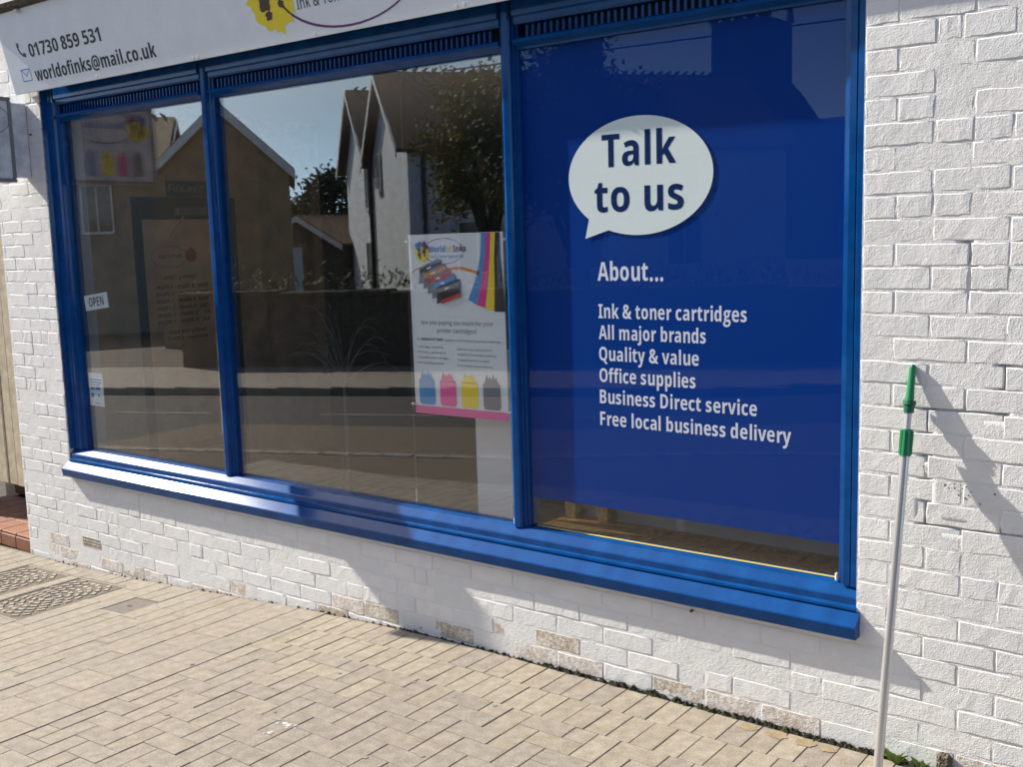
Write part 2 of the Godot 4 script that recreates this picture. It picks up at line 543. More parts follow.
func pavement() -> void:
	var st := begin()
	var x := -9.0
	while x < 6.0:
		var e := x + 0.25
		quad(st, Vector3(x, g(x) - 0.004, 6.6 + 0.3 * x if x > -15 else 2.0), Vector3(e, g(e) - 0.004, 6.6 + 0.3 * e), Vector3(e, g(e) - 0.004, -0.01), Vector3(x, g(x) - 0.004, -0.01))
		x = e
	var bed := structure("pavement", finish(st), M.sand, "beige concrete block pavement in front of the shop")
	# strips of blocks on the left, running out from the wall, around the iron covers
	var cols := [-2.62, -2.82, -3.05, -3.17, -3.29, -3.41, -3.535, -3.66, -3.77, -3.88, -4.01, -4.14, -4.26, -4.38, -4.50, -4.62, -4.72, -4.84, -4.96, -5.08, -5.20, -5.32, -5.44, -5.56, -5.68, -5.80, -5.92, -6.04, -6.16, -6.28, -6.40, -6.52]
	for i in cols.size() - 1:
		var x1: float = cols[i]
		var x0: float = cols[i + 1]
		var mid := (x0 + x1) * 0.5
		var stops := []
		if mid > -3.88 and mid < -3.66: stops = [0.25, 0.47]
		elif (mid > -4.62 and mid < -4.14) or (mid > -5.20 and mid < -4.72): stops = [0.135, 0.785]
		var spans := [[0.012, 2.7]] if stops.is_empty() else [[0.012, stops[0]], [stops[1], 2.7]]
		for s in spans:
			var len := 0.165 if i < 2 else 0.213
			var z: float = s[0] - (rng.randf() * len * 0.8)
			while z < s[1]:
				var l := len if i >= 2 else len * rng.randf_range(0.85, 1.25)
				var a := maxf(z, s[0])
				var b := minf(z + l, s[1])
				if b - a > 0.03:
					lay(x0, x1, a, b, M.paver_grey if rng.randf() < clampf((-2.9 - mid) * 0.3, 0.1, 0.6) else M.paver)
				z += l
	# trodden-in gum
	for i in 16:
		var gx := rng.randf_range(-3.6, -0.3)
		var gz := rng.randf_range(0.3, 1.2)
		var q := splat(gx, gz, rng.randf_range(0.006, 0.013), 400 + i, 14, 0.14)
		var t := Geometry2D.triangulate_polygon(q)
		var gm := begin()
		for k in t: gm.add_vertex(Vector3(q[k].x, 0.0022 + g(q[k].x), q[k].y))
		part("gum_spot", finish(gm), M.gum, bed)
	# two courses along the wall on the right
	x = -2.615
	var w := 0.0955
	while x < 2.3:
		lay(x, x + w, 0.022, 0.212, M.paver_pale if rng.randf() < 0.5 else M.paver)
		lay(x + 0.048, x + 0.048 + w, 0.212, 0.405, M.paver_pale)
		x += w
	lay(-2.615, -2.567, 0.212, 0.405, M.paver)
	# herringbone beyond
	var ox := -2.615
	var oz := 0.405
	var cw := 0.0965
	for r in range(0, 23):
		for c in range(0, 50):
			var k := posmod(c - r, 4)
			var px := ox + c * cw
			var pz := oz + r * cw
			var pool: Array = M.paver_pale if r < 2 and rng.randf() < 0.5 else M.paver
			if k == 0:
				lay(px, px + cw * (2 if c < 49 else 1), pz, pz + cw, pool)
			elif k == 1 and c == 0:
				lay(px, px + cw, pz, pz + cw, pool)
			elif k == 3:
				lay(px, px + cw, pz, pz + cw * (2 if r < 22 else 1), pool)
			elif k == 2 and r == 0:
				lay(px, px + cw, pz, pz + cw, pool)
	pavers.sort_custom(func(a, b): return a[0] > b[0])
	var rest := {}
	for i in pavers.size():
		var b = pavers[i]
		if i < 300:
			var o := part("paver", b[1], b[2], bed)
			o.transform = b[3]
		else:
			if not rest.has(b[2]): rest[b[2]] = begin()
			rest[b[2]].append_from(b[1], 0, b[3])
	var joined := ArrayMesh.new()
	var mats := []
	for m in rest:
		var a: ArrayMesh = rest[m].commit()
		joined.add_surface_from_arrays(Mesh.PRIMITIVE_TRIANGLES, a.surface_get_arrays(0))
		mats.append(m)
	var far := MeshInstance3D.new()
	far.name = "outlying_pavers"
	far.mesh = joined
	bed.add_child(far)
	for i in mats.size(): joined.surface_set_material(i, mats[i])
	far.set_meta("kind", "stuff")
	# spilt white paint and rust marks on the blocks
	var sp_ := begin()
	for k in [[-1.80, 0.985, 0.013, 3], [-1.775, 0.99, 0.016, 4], [-1.785, 1.07, 0.012, 5], [-1.825, 1.0, 0.008, 6], [-1.75, 0.975, 0.009, 8], [-1.765, 1.008, 0.006, 9], [-1.84, 0.975, 0.007, 11], [-1.735, 0.995, 0.006, 12], [-1.80, 1.085, 0.005, 13], [-1.815, 0.965, 0.005, 14]]:
		var q := splat(k[0], k[1], k[2], k[3], 26, 0.5)
		var t := Geometry2D.triangulate_polygon(q)
		for i in t: sp_.add_vertex(Vector3(q[i].x, 0.0018 + g(q[i].x), q[i].y))
	part("paint_splash", finish(sp_), M.far_slab.duplicate(), bed).material_override.albedo_color = lin(0.72, 0.72, 0.70)
	for k in [[-0.365, 0.062, 0.035, 21], [-0.255, 0.058, 0.04, 22], [-0.15, 0.06, 0.04, 24], [-0.065, 0.065, 0.03, 25]]:
		var q := splat(0, 0, k[2], k[3], 22, 0.22)
		var t := Geometry2D.triangulate_polygon(q)
		var r_ := begin()
		for i in t: r_.add_vertex(Vector3(k[0] + q[i].x, 0.0018, k[1] + q[i].y * 0.75))
		part("rust_stain", finish(r_), M.rust_stain, bed)

# ------------------------------------------------------------------ the shop's brickwork
func brick_mesh(w: float, h: float, seed_: int) -> ArrayMesh:
	var k := RandomNumberGenerator.new()
	k.seed = seed_
	var out := []
	var nx := 5
	for i in nx: out.append(Vector2(-w * 0.5 + w * i / nx, -h * 0.5))
	out.append(Vector2(w * 0.5, -h * 0.5)); out.append(Vector2(w * 0.5, 0))
	for i in nx: out.append(Vector2(w * 0.5 - w * i / nx, h * 0.5))
	out.append(Vector2(-w * 0.5, h * 0.5)); out.append(Vector2(-w * 0.5, 0))
	var n := out.size()
	var st := SurfaceTool.new()
	st.begin(Mesh.PRIMITIVE_TRIANGLES)
	st.set_smooth_group(1)
	var rings := []
	var jit := []
	for i in n: jit.append(Vector2(k.randfn(), k.randfn()) * 0.0012)
	for r in [[1.0, 0.0, -0.03], [1.0, 0.0, -0.003], [1.0, 0.0010, -0.0004], [1.0, 0.0036, 0.0]]:
		var ring := []
		for i in n:
			var p: Vector2 = out[i] + jit[i]
			p -= Vector2(signf(p.x) * r[1] * (1.0 if absf(absf(out[i].x) - w * 0.5) < 0.001 else 0.0), signf(p.y) * r[1] * (1.0 if absf(absf(out[i].y) - h * 0.5) < 0.001 else 0.0))
			ring.append(Vector3(p.x, p.y, r[2] + (k.randfn() * 0.0003 if r[2] > -0.002 else 0.0)))
		rings.append(ring)
	for r in 3:
		for i in n:
			var j := (i + 1) % n
			quad(st, rings[r][i], rings[r + 1][i], rings[r + 1][j], rings[r][j])
	# front: a strip of quads between the lower and the upper edge
	var f: Array = rings[3]
	st.set_smooth_group(-1)
	var up := []
	for i in nx + 1: up.append(f[nx + 2 + nx - i])
	for i in nx:
		quad(st, f[i], up[i], up[i + 1], f[i + 1])
	tri(st, f[0], f[n - 1], up[0])
	tri(st, f[nx], up[nx], f[nx + 1])
	st.generate_normals()
	return st.commit()

var bricks := []
var brick_cache := {}
func lay_brick(x0: float, x1: float, y: float, pool_low := 0.0) -> void:
	var w := snappedf(x1 - x0 - 0.006, 0.004)
	if w < 0.02: return
	var key := "%.3f %d" % [w, rng.randi() % (10 if w > 0.2 else 3)]
	if not brick_cache.has(key): brick_cache[key] = brick_mesh(w, 0.0685, hash(key))
	var t := Transform3D(Basis(Vector3(0, 1, 0), rng.randfn() * 0.0025) * Basis(Vector3(1, 0, 0), rng.randfn() * 0.004) * Basis(Vector3(0, 0, 1), rng.randfn() * 0.005),
		Vector3((x0 + x1) * 0.5 + rng.randfn() * 0.001, y + rng.randfn() * 0.0008, clampf(rng.randfn() * 0.0007, -0.0014, 0.0014)))
	var m: Material = M.paint[rng.randi() % M.paint.size()]
	var low := y - g((x0 + x1) * 0.5)
	var r := rng.randf()
	if low < 0.10: m = M.paint_soiled if r < 0.16 else (M.paint_flaked if r < 0.55 else m)
	elif low < 0.18: m = M.paint_flaked if r < 0.13 else (M.paint_soiled if r < 0.15 else m)
	elif low < 0.27 and r < 0.03: m = M.paint_flaked
	bricks.append([shows(t.origin) * w, brick_cache[key], m, t])

func mortar_sheet(x0: float, x1: float, y0: float, y1: float, cell := 0.03) -> ArrayMesh:
	var k := FastNoiseLite.new()
	k.seed = 11
	k.frequency = 9.0
	# joints that have opened up round a few bricks on the right hand pier
	var open := [[0.205, 0.235, 1.04, 1.2], [0.43, 0.46, 1.2, 1.36], [0.205, 0.46, 1.19, 1.21], [0.42, 0.9, 1.345, 1.36], [0.20, 0.225, 0.82, 0.98], [0.205, 0.7, 0.815, 0.835], [0.30, 0.33, 1.66, 1.76], [0.33, 0.35, 1.56, 1.66]]
	var nx := int(ceil((x1 - x0) / cell))
	var ny := int(ceil((y1 - y0) / cell))
	var p := []
	for j in ny + 1:
		for i in nx + 1:
			var x := lerpf(x0, x1, float(i) / nx)
			var y := lerpf(y0, y1, float(j) / ny)
			var z := -0.0007 + k.get_noise_2d(x, y) * 0.0013
			for o in open:
				if x > o[0] and x < o[1] and y > o[2] and y < o[3]: z -= 0.012
			p.append(Vector3(x, y, z))
	var st := SurfaceTool.new()
	st.begin(Mesh.PRIMITIVE_TRIANGLES)
	st.set_smooth_group(1)
	for j in ny:
		for i in nx:
			var a := j * (nx + 1) + i
			quad(st, p[a], p[a + nx + 1], p[a + nx + 2], p[a + 1])
	st.generate_normals()
	return st.commit()

func shop_building() -> void:
	var b := thing("shop_building", "white painted brick shop with a wide blue framed window", "building", Vector3.ZERO)
	# solid walls
	for w in [[-5.44, 0.05, -0.45, 0.40, "wall"], [0.004, 3.2, -0.3, 3.9, "wall"], [-5.44, -4.872, 0.4, 3.9, "wall"], [-4.872, 0.004, 2.70, 3.9, "wall"]]:
		part(w[4], box(Vector3(w[0] if w[0] != -5.44 else -5.438, w[2], -0.26), Vector3(w[1], w[3], -0.018)), M.mortar, b)
	part("mortar", mortar_sheet(-5.44, 0.0, -0.3, 0.425), M.mortar, b)
	part("mortar", mortar_sheet(0.0, 1.6, -0.05, 3.15, 0.015), M.mortar, b)
	part("mortar", mortar_sheet(-5.44, -4.866, 0.425, 3.15), M.mortar, b)
	# bricks in stretcher bond: courses of 75 mm, counted down from y = 2.4
	for c in range(-7, 37):
		var y := 2.4 - 0.075 * c - 0.0375
		var off := 0.1068 + (0.1125 if posmod(c, 2) == 0 else 0.0)
		var spans := []
		if y > -0.04: spans.append([0.0, 1.58])
		if y > 0.42: spans.append([-5.44, -4.868])
		elif y > -0.03: spans.append([-5.44, 0.0])
		elif y > -0.27: spans.append([-5.44, -1.6])
		for s in spans:
			if y < 0.0 and y < g(s[0]) - 0.09: continue
			var x: float = off - 0.225 * ceilf((off - s[0]) / 0.225)
			while x < s[1]:
				var a := maxf(x, s[0])
				var e := minf(x + 0.225, s[1])
				if s[1] == 0.0 and e == 0.0 and y < 0.42: e = minf(x + 0.225, 1.58)
				if s[0] == 0.0 and y < 0.42 and x < 0.0:
					x += 0.225
					continue
				if absf((a + e) * 0.5 + 4.70) < 0.11 and absf(y + 0.0) < 0.06 and y < 0.02:
					x += 0.225
					continue
				# now and then a header, or a brick cut in two
				if y > -0.05 + g((a + e) * 0.5):
					if e - a > 0.2 and rng.randf() < 0.10:
						var m := a + (0.1125 if rng.randf() < 0.7 else 0.075)
						lay_brick(a, m, y)
						lay_brick(m, e, y)
					else:
						lay_brick(a, e, y)
				x += 0.225
	bricks.sort_custom(func(p, q): return p[0] > q[0])
	var rest := {}
	for i in bricks.size():
		var k = bricks[i]
		if i < 300:
			part("brick", k[1], k[2], b).transform = k[3]
		else:
			if not rest.has(k[2]): rest[k[2]] = SurfaceTool.new()
			rest[k[2]].append_from(k[1], 0, k[3])
	var joined := ArrayMesh.new()
	var n := 0
	for m in rest:
		joined.add_surface_from_arrays(Mesh.PRIMITIVE_TRIANGLES, rest[m].commit().surface_get_arrays(0))
		joined.surface_set_material(n, m)
		n += 1
	var other := MeshInstance3D.new()
	other.name = "outlying_bricks"
	other.mesh = joined
	b.add_child(other)
	other.set_meta("kind", "stuff")
	# specks where the paint has come off the brick
	rng.seed = 77
	for i in 15:
		var px := 0.345 + rng.randfn() * 0.05
		var py := 0.955 + rng.randfn() * 0.035 - (px - 0.345) * 0.3
		var r_ := rng.randf_range(0.0015, 0.0038)
		part("paint_chip", flat(splat(px, py, r_, 300 + i, 9, 0.35), 0.0016), M.dark_stone, b)
	# perforated air brick low on the left
	var ab := part("air_brick", box(Vector3(-4.805, -0.035, -0.03), Vector3(-4.60, 0.032, 0.001), 0.004), M.paint_soiled, b)
	var holes := begin()
	for r in 3:
		for c in 11: add_box(holes, Vector3(-4.792 + c * 0.0172, -0.024 + r * 0.019, 0.0), Vector3(-4.782 + c * 0.0172, -0.014 + r * 0.019, 0.0016))
	part("vent_holes", finish(holes), M.iron, ab)
	# iron nails and fixings in the brickwork
	for q in [[-4.98, 2.45], [-0.62, 0.372]]:
		part("nail", tube(Vector3(q[0], q[1], -0.01), Vector3(q[0], q[1] - 0.002, 0.012), 0.0045, 0.005, 7), M.p_brown, b)
	# room behind the window, its unseen depth chosen to keep the back dark
	part("floor", box(Vector3(-5.5, -0.1, -2.12), Vector3(3.0, 0.03, -0.27)), M.bounce_laminate, b)  # unseen floor, its pale oak tone chosen to bounce warm sunlight
	part("unseen_bounce_board", box(Vector3(-5.2, 0.33, -0.62), Vector3(-1.9, 0.37, -0.262)), M.ceiling, b)  # unseen white board below the glass, placed to bounce sunlight into the room
	part("floor", box(Vector3(-12.0, -0.1, -9.0), Vector3(3.0, 0.03, -2.121)), M.carpet, b)
	part("ceiling", box(Vector3(-5.62, 2.72, -2.12), Vector3(3.1, 2.85, -0.27)), M.ceiling, b)
	part("ceiling", box(Vector3(-12.1, 2.72, -9.1), Vector3(3.1, 2.85, -2.121)), M.ceiling, b)
	part("back_wall", box(Vector3(-12.0, 0.03, -9.1), Vector3(3.0, 2.72, -9.0)), M.inside_wall, b)
	part("end_wall", box(Vector3(3.0, -0.1, -9.1), Vector3(3.12, 2.72, -0.27)), M.inside_wall, b)
	part("end_wall", box(Vector3(-12.12, -0.1, -9.1), Vector3(-12.0, 2.72, -2.75)), M.inside_wall, b)
	part("back_room_wall", box(Vector3(-12.0, -0.1, -2.8), Vector3(-5.62, 2.72, -2.72)), M.inside_wall, b)
	# left hand inner wall with the doorway
	part("inner_wall", box(Vector3(-5.62, -0.1, -0.97), Vector3(-5.5, 2.72, -0.27)), M.wall_cream, b)
	part("inner_wall", box(Vector3(-5.62, 2.115, -1.86), Vector3(-5.5, 2.72, -0.97)), M.wall_cream, b)
	part("inner_wall", box(Vector3(-5.62, -0.1, -2.12), Vector3(-5.5, 2.72, -1.86)), M.wall_cream, b)
	part("inner_wall", box(Vector3(-5.62, -0.1, -2.80), Vector3(-5.56, 2.72, -2.121)), M.wall_cream, b)
	part("roof", box(Vector3(-5.6, 3.9, -9.2), Vector3(3.2, 4.05, 0.12)), M.roof, b)

# ------------------------------------------------------------------ the window
func shop_window() -> void:
	var w := thing("shop_window", "wide blue timber shop window of three panes", "window", Vector3.ZERO)
	# sill: sloping top, undercut front
	var st := begin()
	add_profile(st, PackedVector2Array([Vector2(-0.12, 0.401), Vector2(0.040, 0.402), Vector2(0.049, 0.444), Vector2(0.0465, 0.449), Vector2(0.001, 0.4879), Vector2(-0.12, 0.4879)]), -4.888, 0.014)
	part("sill", finish(st), M.blue, w)
	# bottom rail: bead, riser, sloping top
	st = begin()
	add_profile(st, PackedVector2Array([Vector2(-0.12, 0.4883), Vector2(0.003, 0.4883), Vector2(0.007, 0.4925), Vector2(0.005, 0.501), Vector2(-0.005, 0.507), Vector2(-0.005, 0.530), Vector2(-0.009, 0.536), Vector2(-0.040, 0.5625), Vector2(-0.074, 0.564), Vector2(-0.12, 0.564)]), -4.865, 0.0)
	part("bottom_rail", finish(st), M.blue, w)
	# jambs and mullions, set back from the wall face and stepped towards the glass
	st = begin()
	add_column(st, PackedVector2Array([Vector2(-4.867, -0.12), Vector2(-4.867, -0.010), Vector2(-4.858, -0.004), Vector2(-4.853, -0.028), Vector2(-4.815, -0.030), Vector2(-4.808, -0.036), Vector2(-4.790, -0.036), Vector2(-4.784, -0.05), Vector2(-4.752, -0.056), Vector2(-4.746, -0.12)]), 0.5641, 2.70)
	part("jamb", finish(st), M.blue, w)
	st = begin()
	add_column(st, PackedVector2Array([Vector2(-0.001, -0.12), Vector2(-0.001, -0.012), Vector2(-0.010, -0.022), Vector2(-0.026, -0.022), Vector2(-0.032, -0.030), Vector2(-0.034, -0.026), Vector2(-0.056, -0.026), Vector2(-0.062, -0.045), Vector2(-0.080, -0.05), Vector2(-0.086, -0.12)]), 0.5641, 2.70)
	part("jamb", finish(st), M.blue, w)
	for x in [-3.371, -1.447]:
		st = begin()
		add_column(st, PackedVector2Array([Vector2(x - 0.037, -0.12), Vector2(x - 0.036, -0.05), Vector2(x - 0.030, -0.034), Vector2(x - 0.018, -0.028), Vector2(x + 0.006, -0.030), Vector2(x + 0.012, -0.038), Vector2(x + 0.014, -0.052), Vector2(x + 0.022, -0.055), Vector2(x + 0.024, -0.064), Vector2(x + 0.034, -0.067), Vector2(x + 0.037, -0.12)]), 0.5641, 2.70)
		part("mullion", finish(st), M.blue, w)
	# putty daubs at the feet of the posts
	st = begin()
	for q in [[-1.486, 0.566], [-0.088, 0.566]]:
		add_box(st, Vector3(q[0] - 0.005, q[1], -0.06), Vector3(q[0] + 0.005, q[1] + 0.03, -0.045), 0.004)
	part("putty", finish(st), M.white_gloss, w)
	var bays := [[-4.747, -3.408], [-3.334, -1.484], [-1.410, -0.0865]]
	for b in bays:
		var x0: float = b[0]
		var x1: float = b[1]
		# head rail with a nosing, and the ventilator above it
		st = begin()
		add_profile(st, PackedVector2Array([Vector2(-0.12, 2.508), Vector2(-0.062, 2.508), Vector2(-0.055, 2.516), Vector2(-0.04, 2.524), Vector2(-0.026, 2.530), Vector2(-0.024, 2.542), Vector2(-0.032, 2.548), Vector2(-0.12, 2.548)]), x0, x1)
		part("head_rail", finish(st), M.blue, w)
		st = begin()
		var x := x0 + 0.045
		while x < x1 - 0.04:
			add_box(st, Vector3(x, 2.5485, -0.07), Vector3(x + 0.013, 2.598, -0.05), 0.004)
			x += 0.029
		var grille := part("ventilator_grille", finish(st), M.blue, w)
		part("backing", box(Vector3(x0, 2.5485, -0.12), Vector3(x1, 2.602, -0.10)), M.ink, grille)
		st = begin()
		add_profile(st, PackedVector2Array([Vector2(-0.12, 2.602), Vector2(-0.04, 2.602), Vector2(-0.034, 2.61), Vector2(-0.034, 2.628), Vector2(-0.02, 2.634), Vector2(-0.02, 2.699), Vector2(-0.12, 2.699)]), x0, x1)
		part("top_rail", finish(st), M.blue, w)
		# sealed unit: two sheets of glass
		var pane := part("pane", box(Vector3(x0 - 0.008, 0.560, GLASS_Z - (0.004 if x1 < -1.0 else 0.0062)), Vector3(x1 + 0.008, 2.512, GLASS_Z)), M.glass if x1 < -1.0 else M.glass_filmed, w)
		if x1 < -1.0: part("inner_sheet", box(Vector3(x0 - 0.008, 0.560, GLASS_Z - 0.016), Vector3(x1 + 0.008, 2.512, GLASS_Z - 0.012)), M.glass, pane)

# ------------------------------------------------------------------ fascia and projecting sign
func logo(parent: Node, ox: float, oy: float, s: float, z: float, words: bool) -> void:
	# colour splash with dark patches, beside an oval; s is metres per unit, (ox, oy) the splash's middle
	var l := part("splash_emblem", flat(splat(ox, oy, 0.165 * s, 91, 52, 0.16), z), M.p_yellow, parent)
	var st := begin()
	for k in [[-0.05, -0.035, 0.032, 5], [-0.035, -0.09, 0.018, 6], [0.05, 0.01, 0.036, 7], [0.06, -0.05, 0.016, 8], [-0.06, 0.05, 0.035, 9]]:
		add_flat(st, splat(ox + k[0] * s, oy + k[1] * s, k[2] * s * 1.25, k[3], 15, 0.3), z + 0.0008)
	part("dark_patches", finish(st), M.p_brown, l)
	st = begin()
	for k in [[-0.09, 0.10, 0.055, 15], [-0.03, 0.13, 0.05, 16]]: add_flat(st, splat(ox + k[0] * s, oy + k[1] * s, k[2] * s, k[3], 19, 0.3), z + 0.0016)
	part("blue_patches", finish(st), M.p_blue, l)
	st = begin()
	for k in [[0.06, 0.125, 0.052, 17], [0.11, 0.08, 0.04, 18]]: add_flat(st, splat(ox + k[0] * s, oy + k[1] * s, k[2] * s, k[3], 19, 0.3), z + 0.0016)
	part("purple_patches", finish(st), M.p_purple, l)
	st = begin()
	add_ring(st, ox + 0.47 * s, oy + 0.01 * s, 0.42 * s, 0.2 * s, 0.006 * s, 0.013 * s, z)
	part("oval_outline", finish(st), M.p_purple, parent)

func fascia() -> void:
	var f := thing("fascia_sign", "long white fascia board with telephone number and colour splash logo", "shop sign", Vector3(0, 2.652, 0.064))
	f.rotation.x = deg_to_rad(12.0)
	part("board", box(Vector3(-4.995, 0.02, -0.02), Vector3(1.3, 0.468, 0.0), 0.003), M.board, f)
	part("bottom_lip", box(Vector3(-4.98, 0.024, -0.062), Vector3(1.29, 0.036, -0.021)), M.navy, f)
	# cornice over the board
	var st := begin()
	add_profile(st, PackedVector2Array([Vector2(-0.17, 0.469), Vector2(0.006, 0.469), Vector2(0.016, 0.478), Vector2(0.028, 0.482), Vector2(0.03, 0.51), Vector2(-0.17, 0.53)]), -5.2, 1.4)
	part("cornice", finish(st), M.stone, f)
	st = begin()
	for x in [-4.72, -3.95, -2.2, -0.9]: add_box(st, Vector3(x - 0.02, 0.446, 0.001), Vector3(x + 0.02, 0.4685, 0.022), 0.005)
	part("bracket", finish(st), M.alu, f)
	letters("telephone_number", "01730 859 531", f, -4.725, 0.205, 0.71, 0.071, 0.0012, M.ink, bold_font)
	letters("email_address", "worldofinks@mail.co.uk", f, -4.730, 0.073, 1.15, 0.071, 0.0012, M.ink, bold_font)
	# telephone and envelope symbols
	st = begin()
	for i in 12:
		var a := deg_to_rad(172.0 + 96.0 * i / 12.0)
		var b := deg_to_rad(172.0 + 96.0 * (i + 1) / 12.0)
		var wd := 0.020 if i < 3 or i > 8 else 0.009
		var c := Vector2(-4.765, 0.285)
		quad(st, Vector3(c.x + (0.072 - wd) * cos(a), c.y + (0.072 - wd) * sin(a), 0.0012), Vector3(c.x + 0.075 * cos(a), c.y + 0.075 * sin(a), 0.0012),
			Vector3(c.x + 0.075 * cos(b), c.y + 0.075 * sin(b), 0.0012), Vector3(c.x + (0.072 - wd) * cos(b), c.y + (0.072 - wd) * sin(b), 0.0012))
	part("telephone_symbol", finish(st), M.p_purple, f)
	st = begin()
	for r in [rect(-4.866, 0.082, -4.768, 0.087), rect(-4.866, 0.145, -4.768, 0.150), rect(-4.866, 0.087, -4.861, 0.145), rect(-4.773, 0.087, -4.768, 0.145),
		PackedVector2Array([Vector2(-4.864, 0.148), Vector2(-4.817, 0.108), Vector2(-4.817, 0.114), Vector2(-4.857, 0.148)]),
		PackedVector2Array([Vector2(-4.770, 0.148), Vector2(-4.817, 0.108), Vector2(-4.817, 0.114), Vector2(-4.777, 0.148)])]:
		add_flat(st, r, 0.0012)
	part("envelope_symbol", finish(st), M.p_blue, f)
	logo(f, -2.662, 0.237, 1.0, 0.0012, true)
	letters("tag_line", "Ink & Toner Specialists", f, -2.505, 0.148, 0.63, 0.048, 0.0012, M.ink, sans_font)
	letters("shop_name", "World of Inks", f, -2.50, 0.245, 0.69, 0.085, 0.0012, M.p_blue, bold_font)
	# screw caps along the bottom
	for x in [-4.141, -3.30, -3.265, -2.428, -1.61, -1.57, -0.7]:
		part("screw_cap", tube(Vector3(x, 0.034, 0.0), Vector3(x, 0.034, 0.004), 0.008, 0.006, 10), M.white_gloss, f)

func projecting_sign() -> void:
	var s := thing("projecting_sign", "grey box sign projecting from the brick pier at the left", "sign", Vector3(-5.05, 2.17, 0.0))
	part("panel", box(Vector3(-0.04, 0.018, 0.115), Vector3(0.04, 0.472, 0.685), 0.004), M.sign_grey, s)
	var st := begin()
	add_box(st, Vector3(-0.05, 0.0, 0.10), Vector3(0.05, 0.02, 0.70), 0.004)
	add_box(st, Vector3(-0.05, 0.47, 0.10), Vector3(0.05, 0.49, 0.70), 0.004)
	add_box(st, Vector3(-0.05, 0.0205, 0.10), Vector3(0.05, 0.4695, 0.12), 0.004)
	add_box(st, Vector3(-0.05, 0.0205, 0.68), Vector3(0.05, 0.4695, 0.70), 0.004)
	part("frame", finish(st), M.sign_edge, s)
	part("wall_bracket", box(Vector3(-0.035, 0.03, 0.002), Vector3(0.035, 0.46, 0.0995), 0.004), M.sign_grey, s)
	# the right hand face carries the emblem over four ink jars
	var face := Node3D.new()
	face.name = "printed_face"
	s.add_child(face)
	face.position = Vector3(0.0404, 0.0, 0.66)
	face.rotation.y = PI / 2
	logo(face, 0.085, 0.355, 0.52, 0.001, false)
	letters("lettering", "World of Inks", face, 0.175, 0.345, 0.30, 0.045, 0.0014, M.p_blue, bold_font)
	jars(face, 0.06, 0.05, 0.075, 0.16, 0.11, 0.001, [M.ink_grey, M.p_pink, M.p_yellow, M.p_cyan])

# ------------------------------------------------------------------ what is stuck to and hung behind the glass
func window_graphics() -> void:
	var zb := GLASS_Z - 0.0058
	var v := thing("window_graphic", "deep blue vinyl panel with white speech bubble and list of services", "window graphic", Vector3.ZERO)
	part("blue_film", box(Vector3(-1.42, 0.69, zb - 0.003), Vector3(-0.08, 2.515, zb)), M.vinyl_blue, v)
	var zf := GLASS_Z - 0.0014
	# speech bubble
	var pts := PackedVector2Array()
	var n := 72
	var cx := -0.879
	var cy := 1.990
	var rx := 0.312
	var ry := 0.220
	for i in n:
		var a := TAU * i / n
		var deg := rad_to_deg(a)
		if deg > 226 and deg < 244:
			continue
		pts.append(Vector2(cx + rx * cos(a), cy + ry * sin(a)))
		if i == int(226.0 / 360.0 * n):
			pts.append(Vector2(-1.118, 1.760))
	var bub := part("speech_bubble", flat(pts, zf), M.vinyl_white, v)
	letters("lettering", "Talk", bub, -1.036, 2.028, 0.320, 0.122, zf + 0.0006, M.vinyl_navy, bold_font)
	letters("lettering", "to us", bub, -1.072, 1.858, 0.386, 0.122, zf + 0.0006, M.vinyl_navy, bold_font)
	letters("lettering", "About...", v, -1.067, 1.597, 0.291, 0.072, zb + 0.0008, M.vinyl_pale, bold_font)
	for l in [["Ink & toner cartridges", 1.451, 0.627], ["All major brands", 1.368, 0.465], ["Quality & value", 1.284, 0.436], ["Office supplies", 1.199, 0.422], ["Business Direct service", 1.114, 0.667], ["Free local business delivery", 1.026, 0.797]]:
		letters("lettering", l[0], v, -1.066, l[1], l[2], 0.055, zb + 0.0008, M.vinyl_pale, bold_font)

	# OPEN card and white sticker in the left pane
	var o := thing("open_card", "small white OPEN card tilted in the left pane", "sign", Vector3(-4.588, 1.46, -0.0905))
	o.rotation.z = deg_to_rad(6.5)
	part("card", box(Vector3(-0.122, -0.045, -0.0025), Vector3(0.122, 0.045, 0.0)), M.vinyl_white, o)
	letters("lettering", "OPEN", o, -0.078, -0.026, 0.156, 0.054, 0.0006, M.ink, bold_font)
	var s := thing("window_sticker", "narrow white printed notice low in the left pane", "sticker", Vector3(-4.66, 0.83, -0.0905))
	part("paper", box(Vector3(-0.078, 0.0, -0.0015), Vector3(0.072, 0.20, 0.0)), M.vinyl_white, s)
	var st := begin()
	for r in [rect(-0.062, 0.155, 0.056, 0.164), rect(-0.062, 0.138, 0.056, 0.148), rect(-0.062, 0.124, 0.04, 0.132), rect(-0.06, 0.096, -0.02, 0.114), rect(-0.012, 0.098, 0.04, 0.116), rect(-0.058, 0.052, -0.032, 0.078), rect(0.012, 0.056, 0.03, 0.076), rect(-0.02, 0.016, 0.028, 0.021)]:
		add_flat(st, r, 0.0006)
	part("print", finish(st), M.p_blue, s)

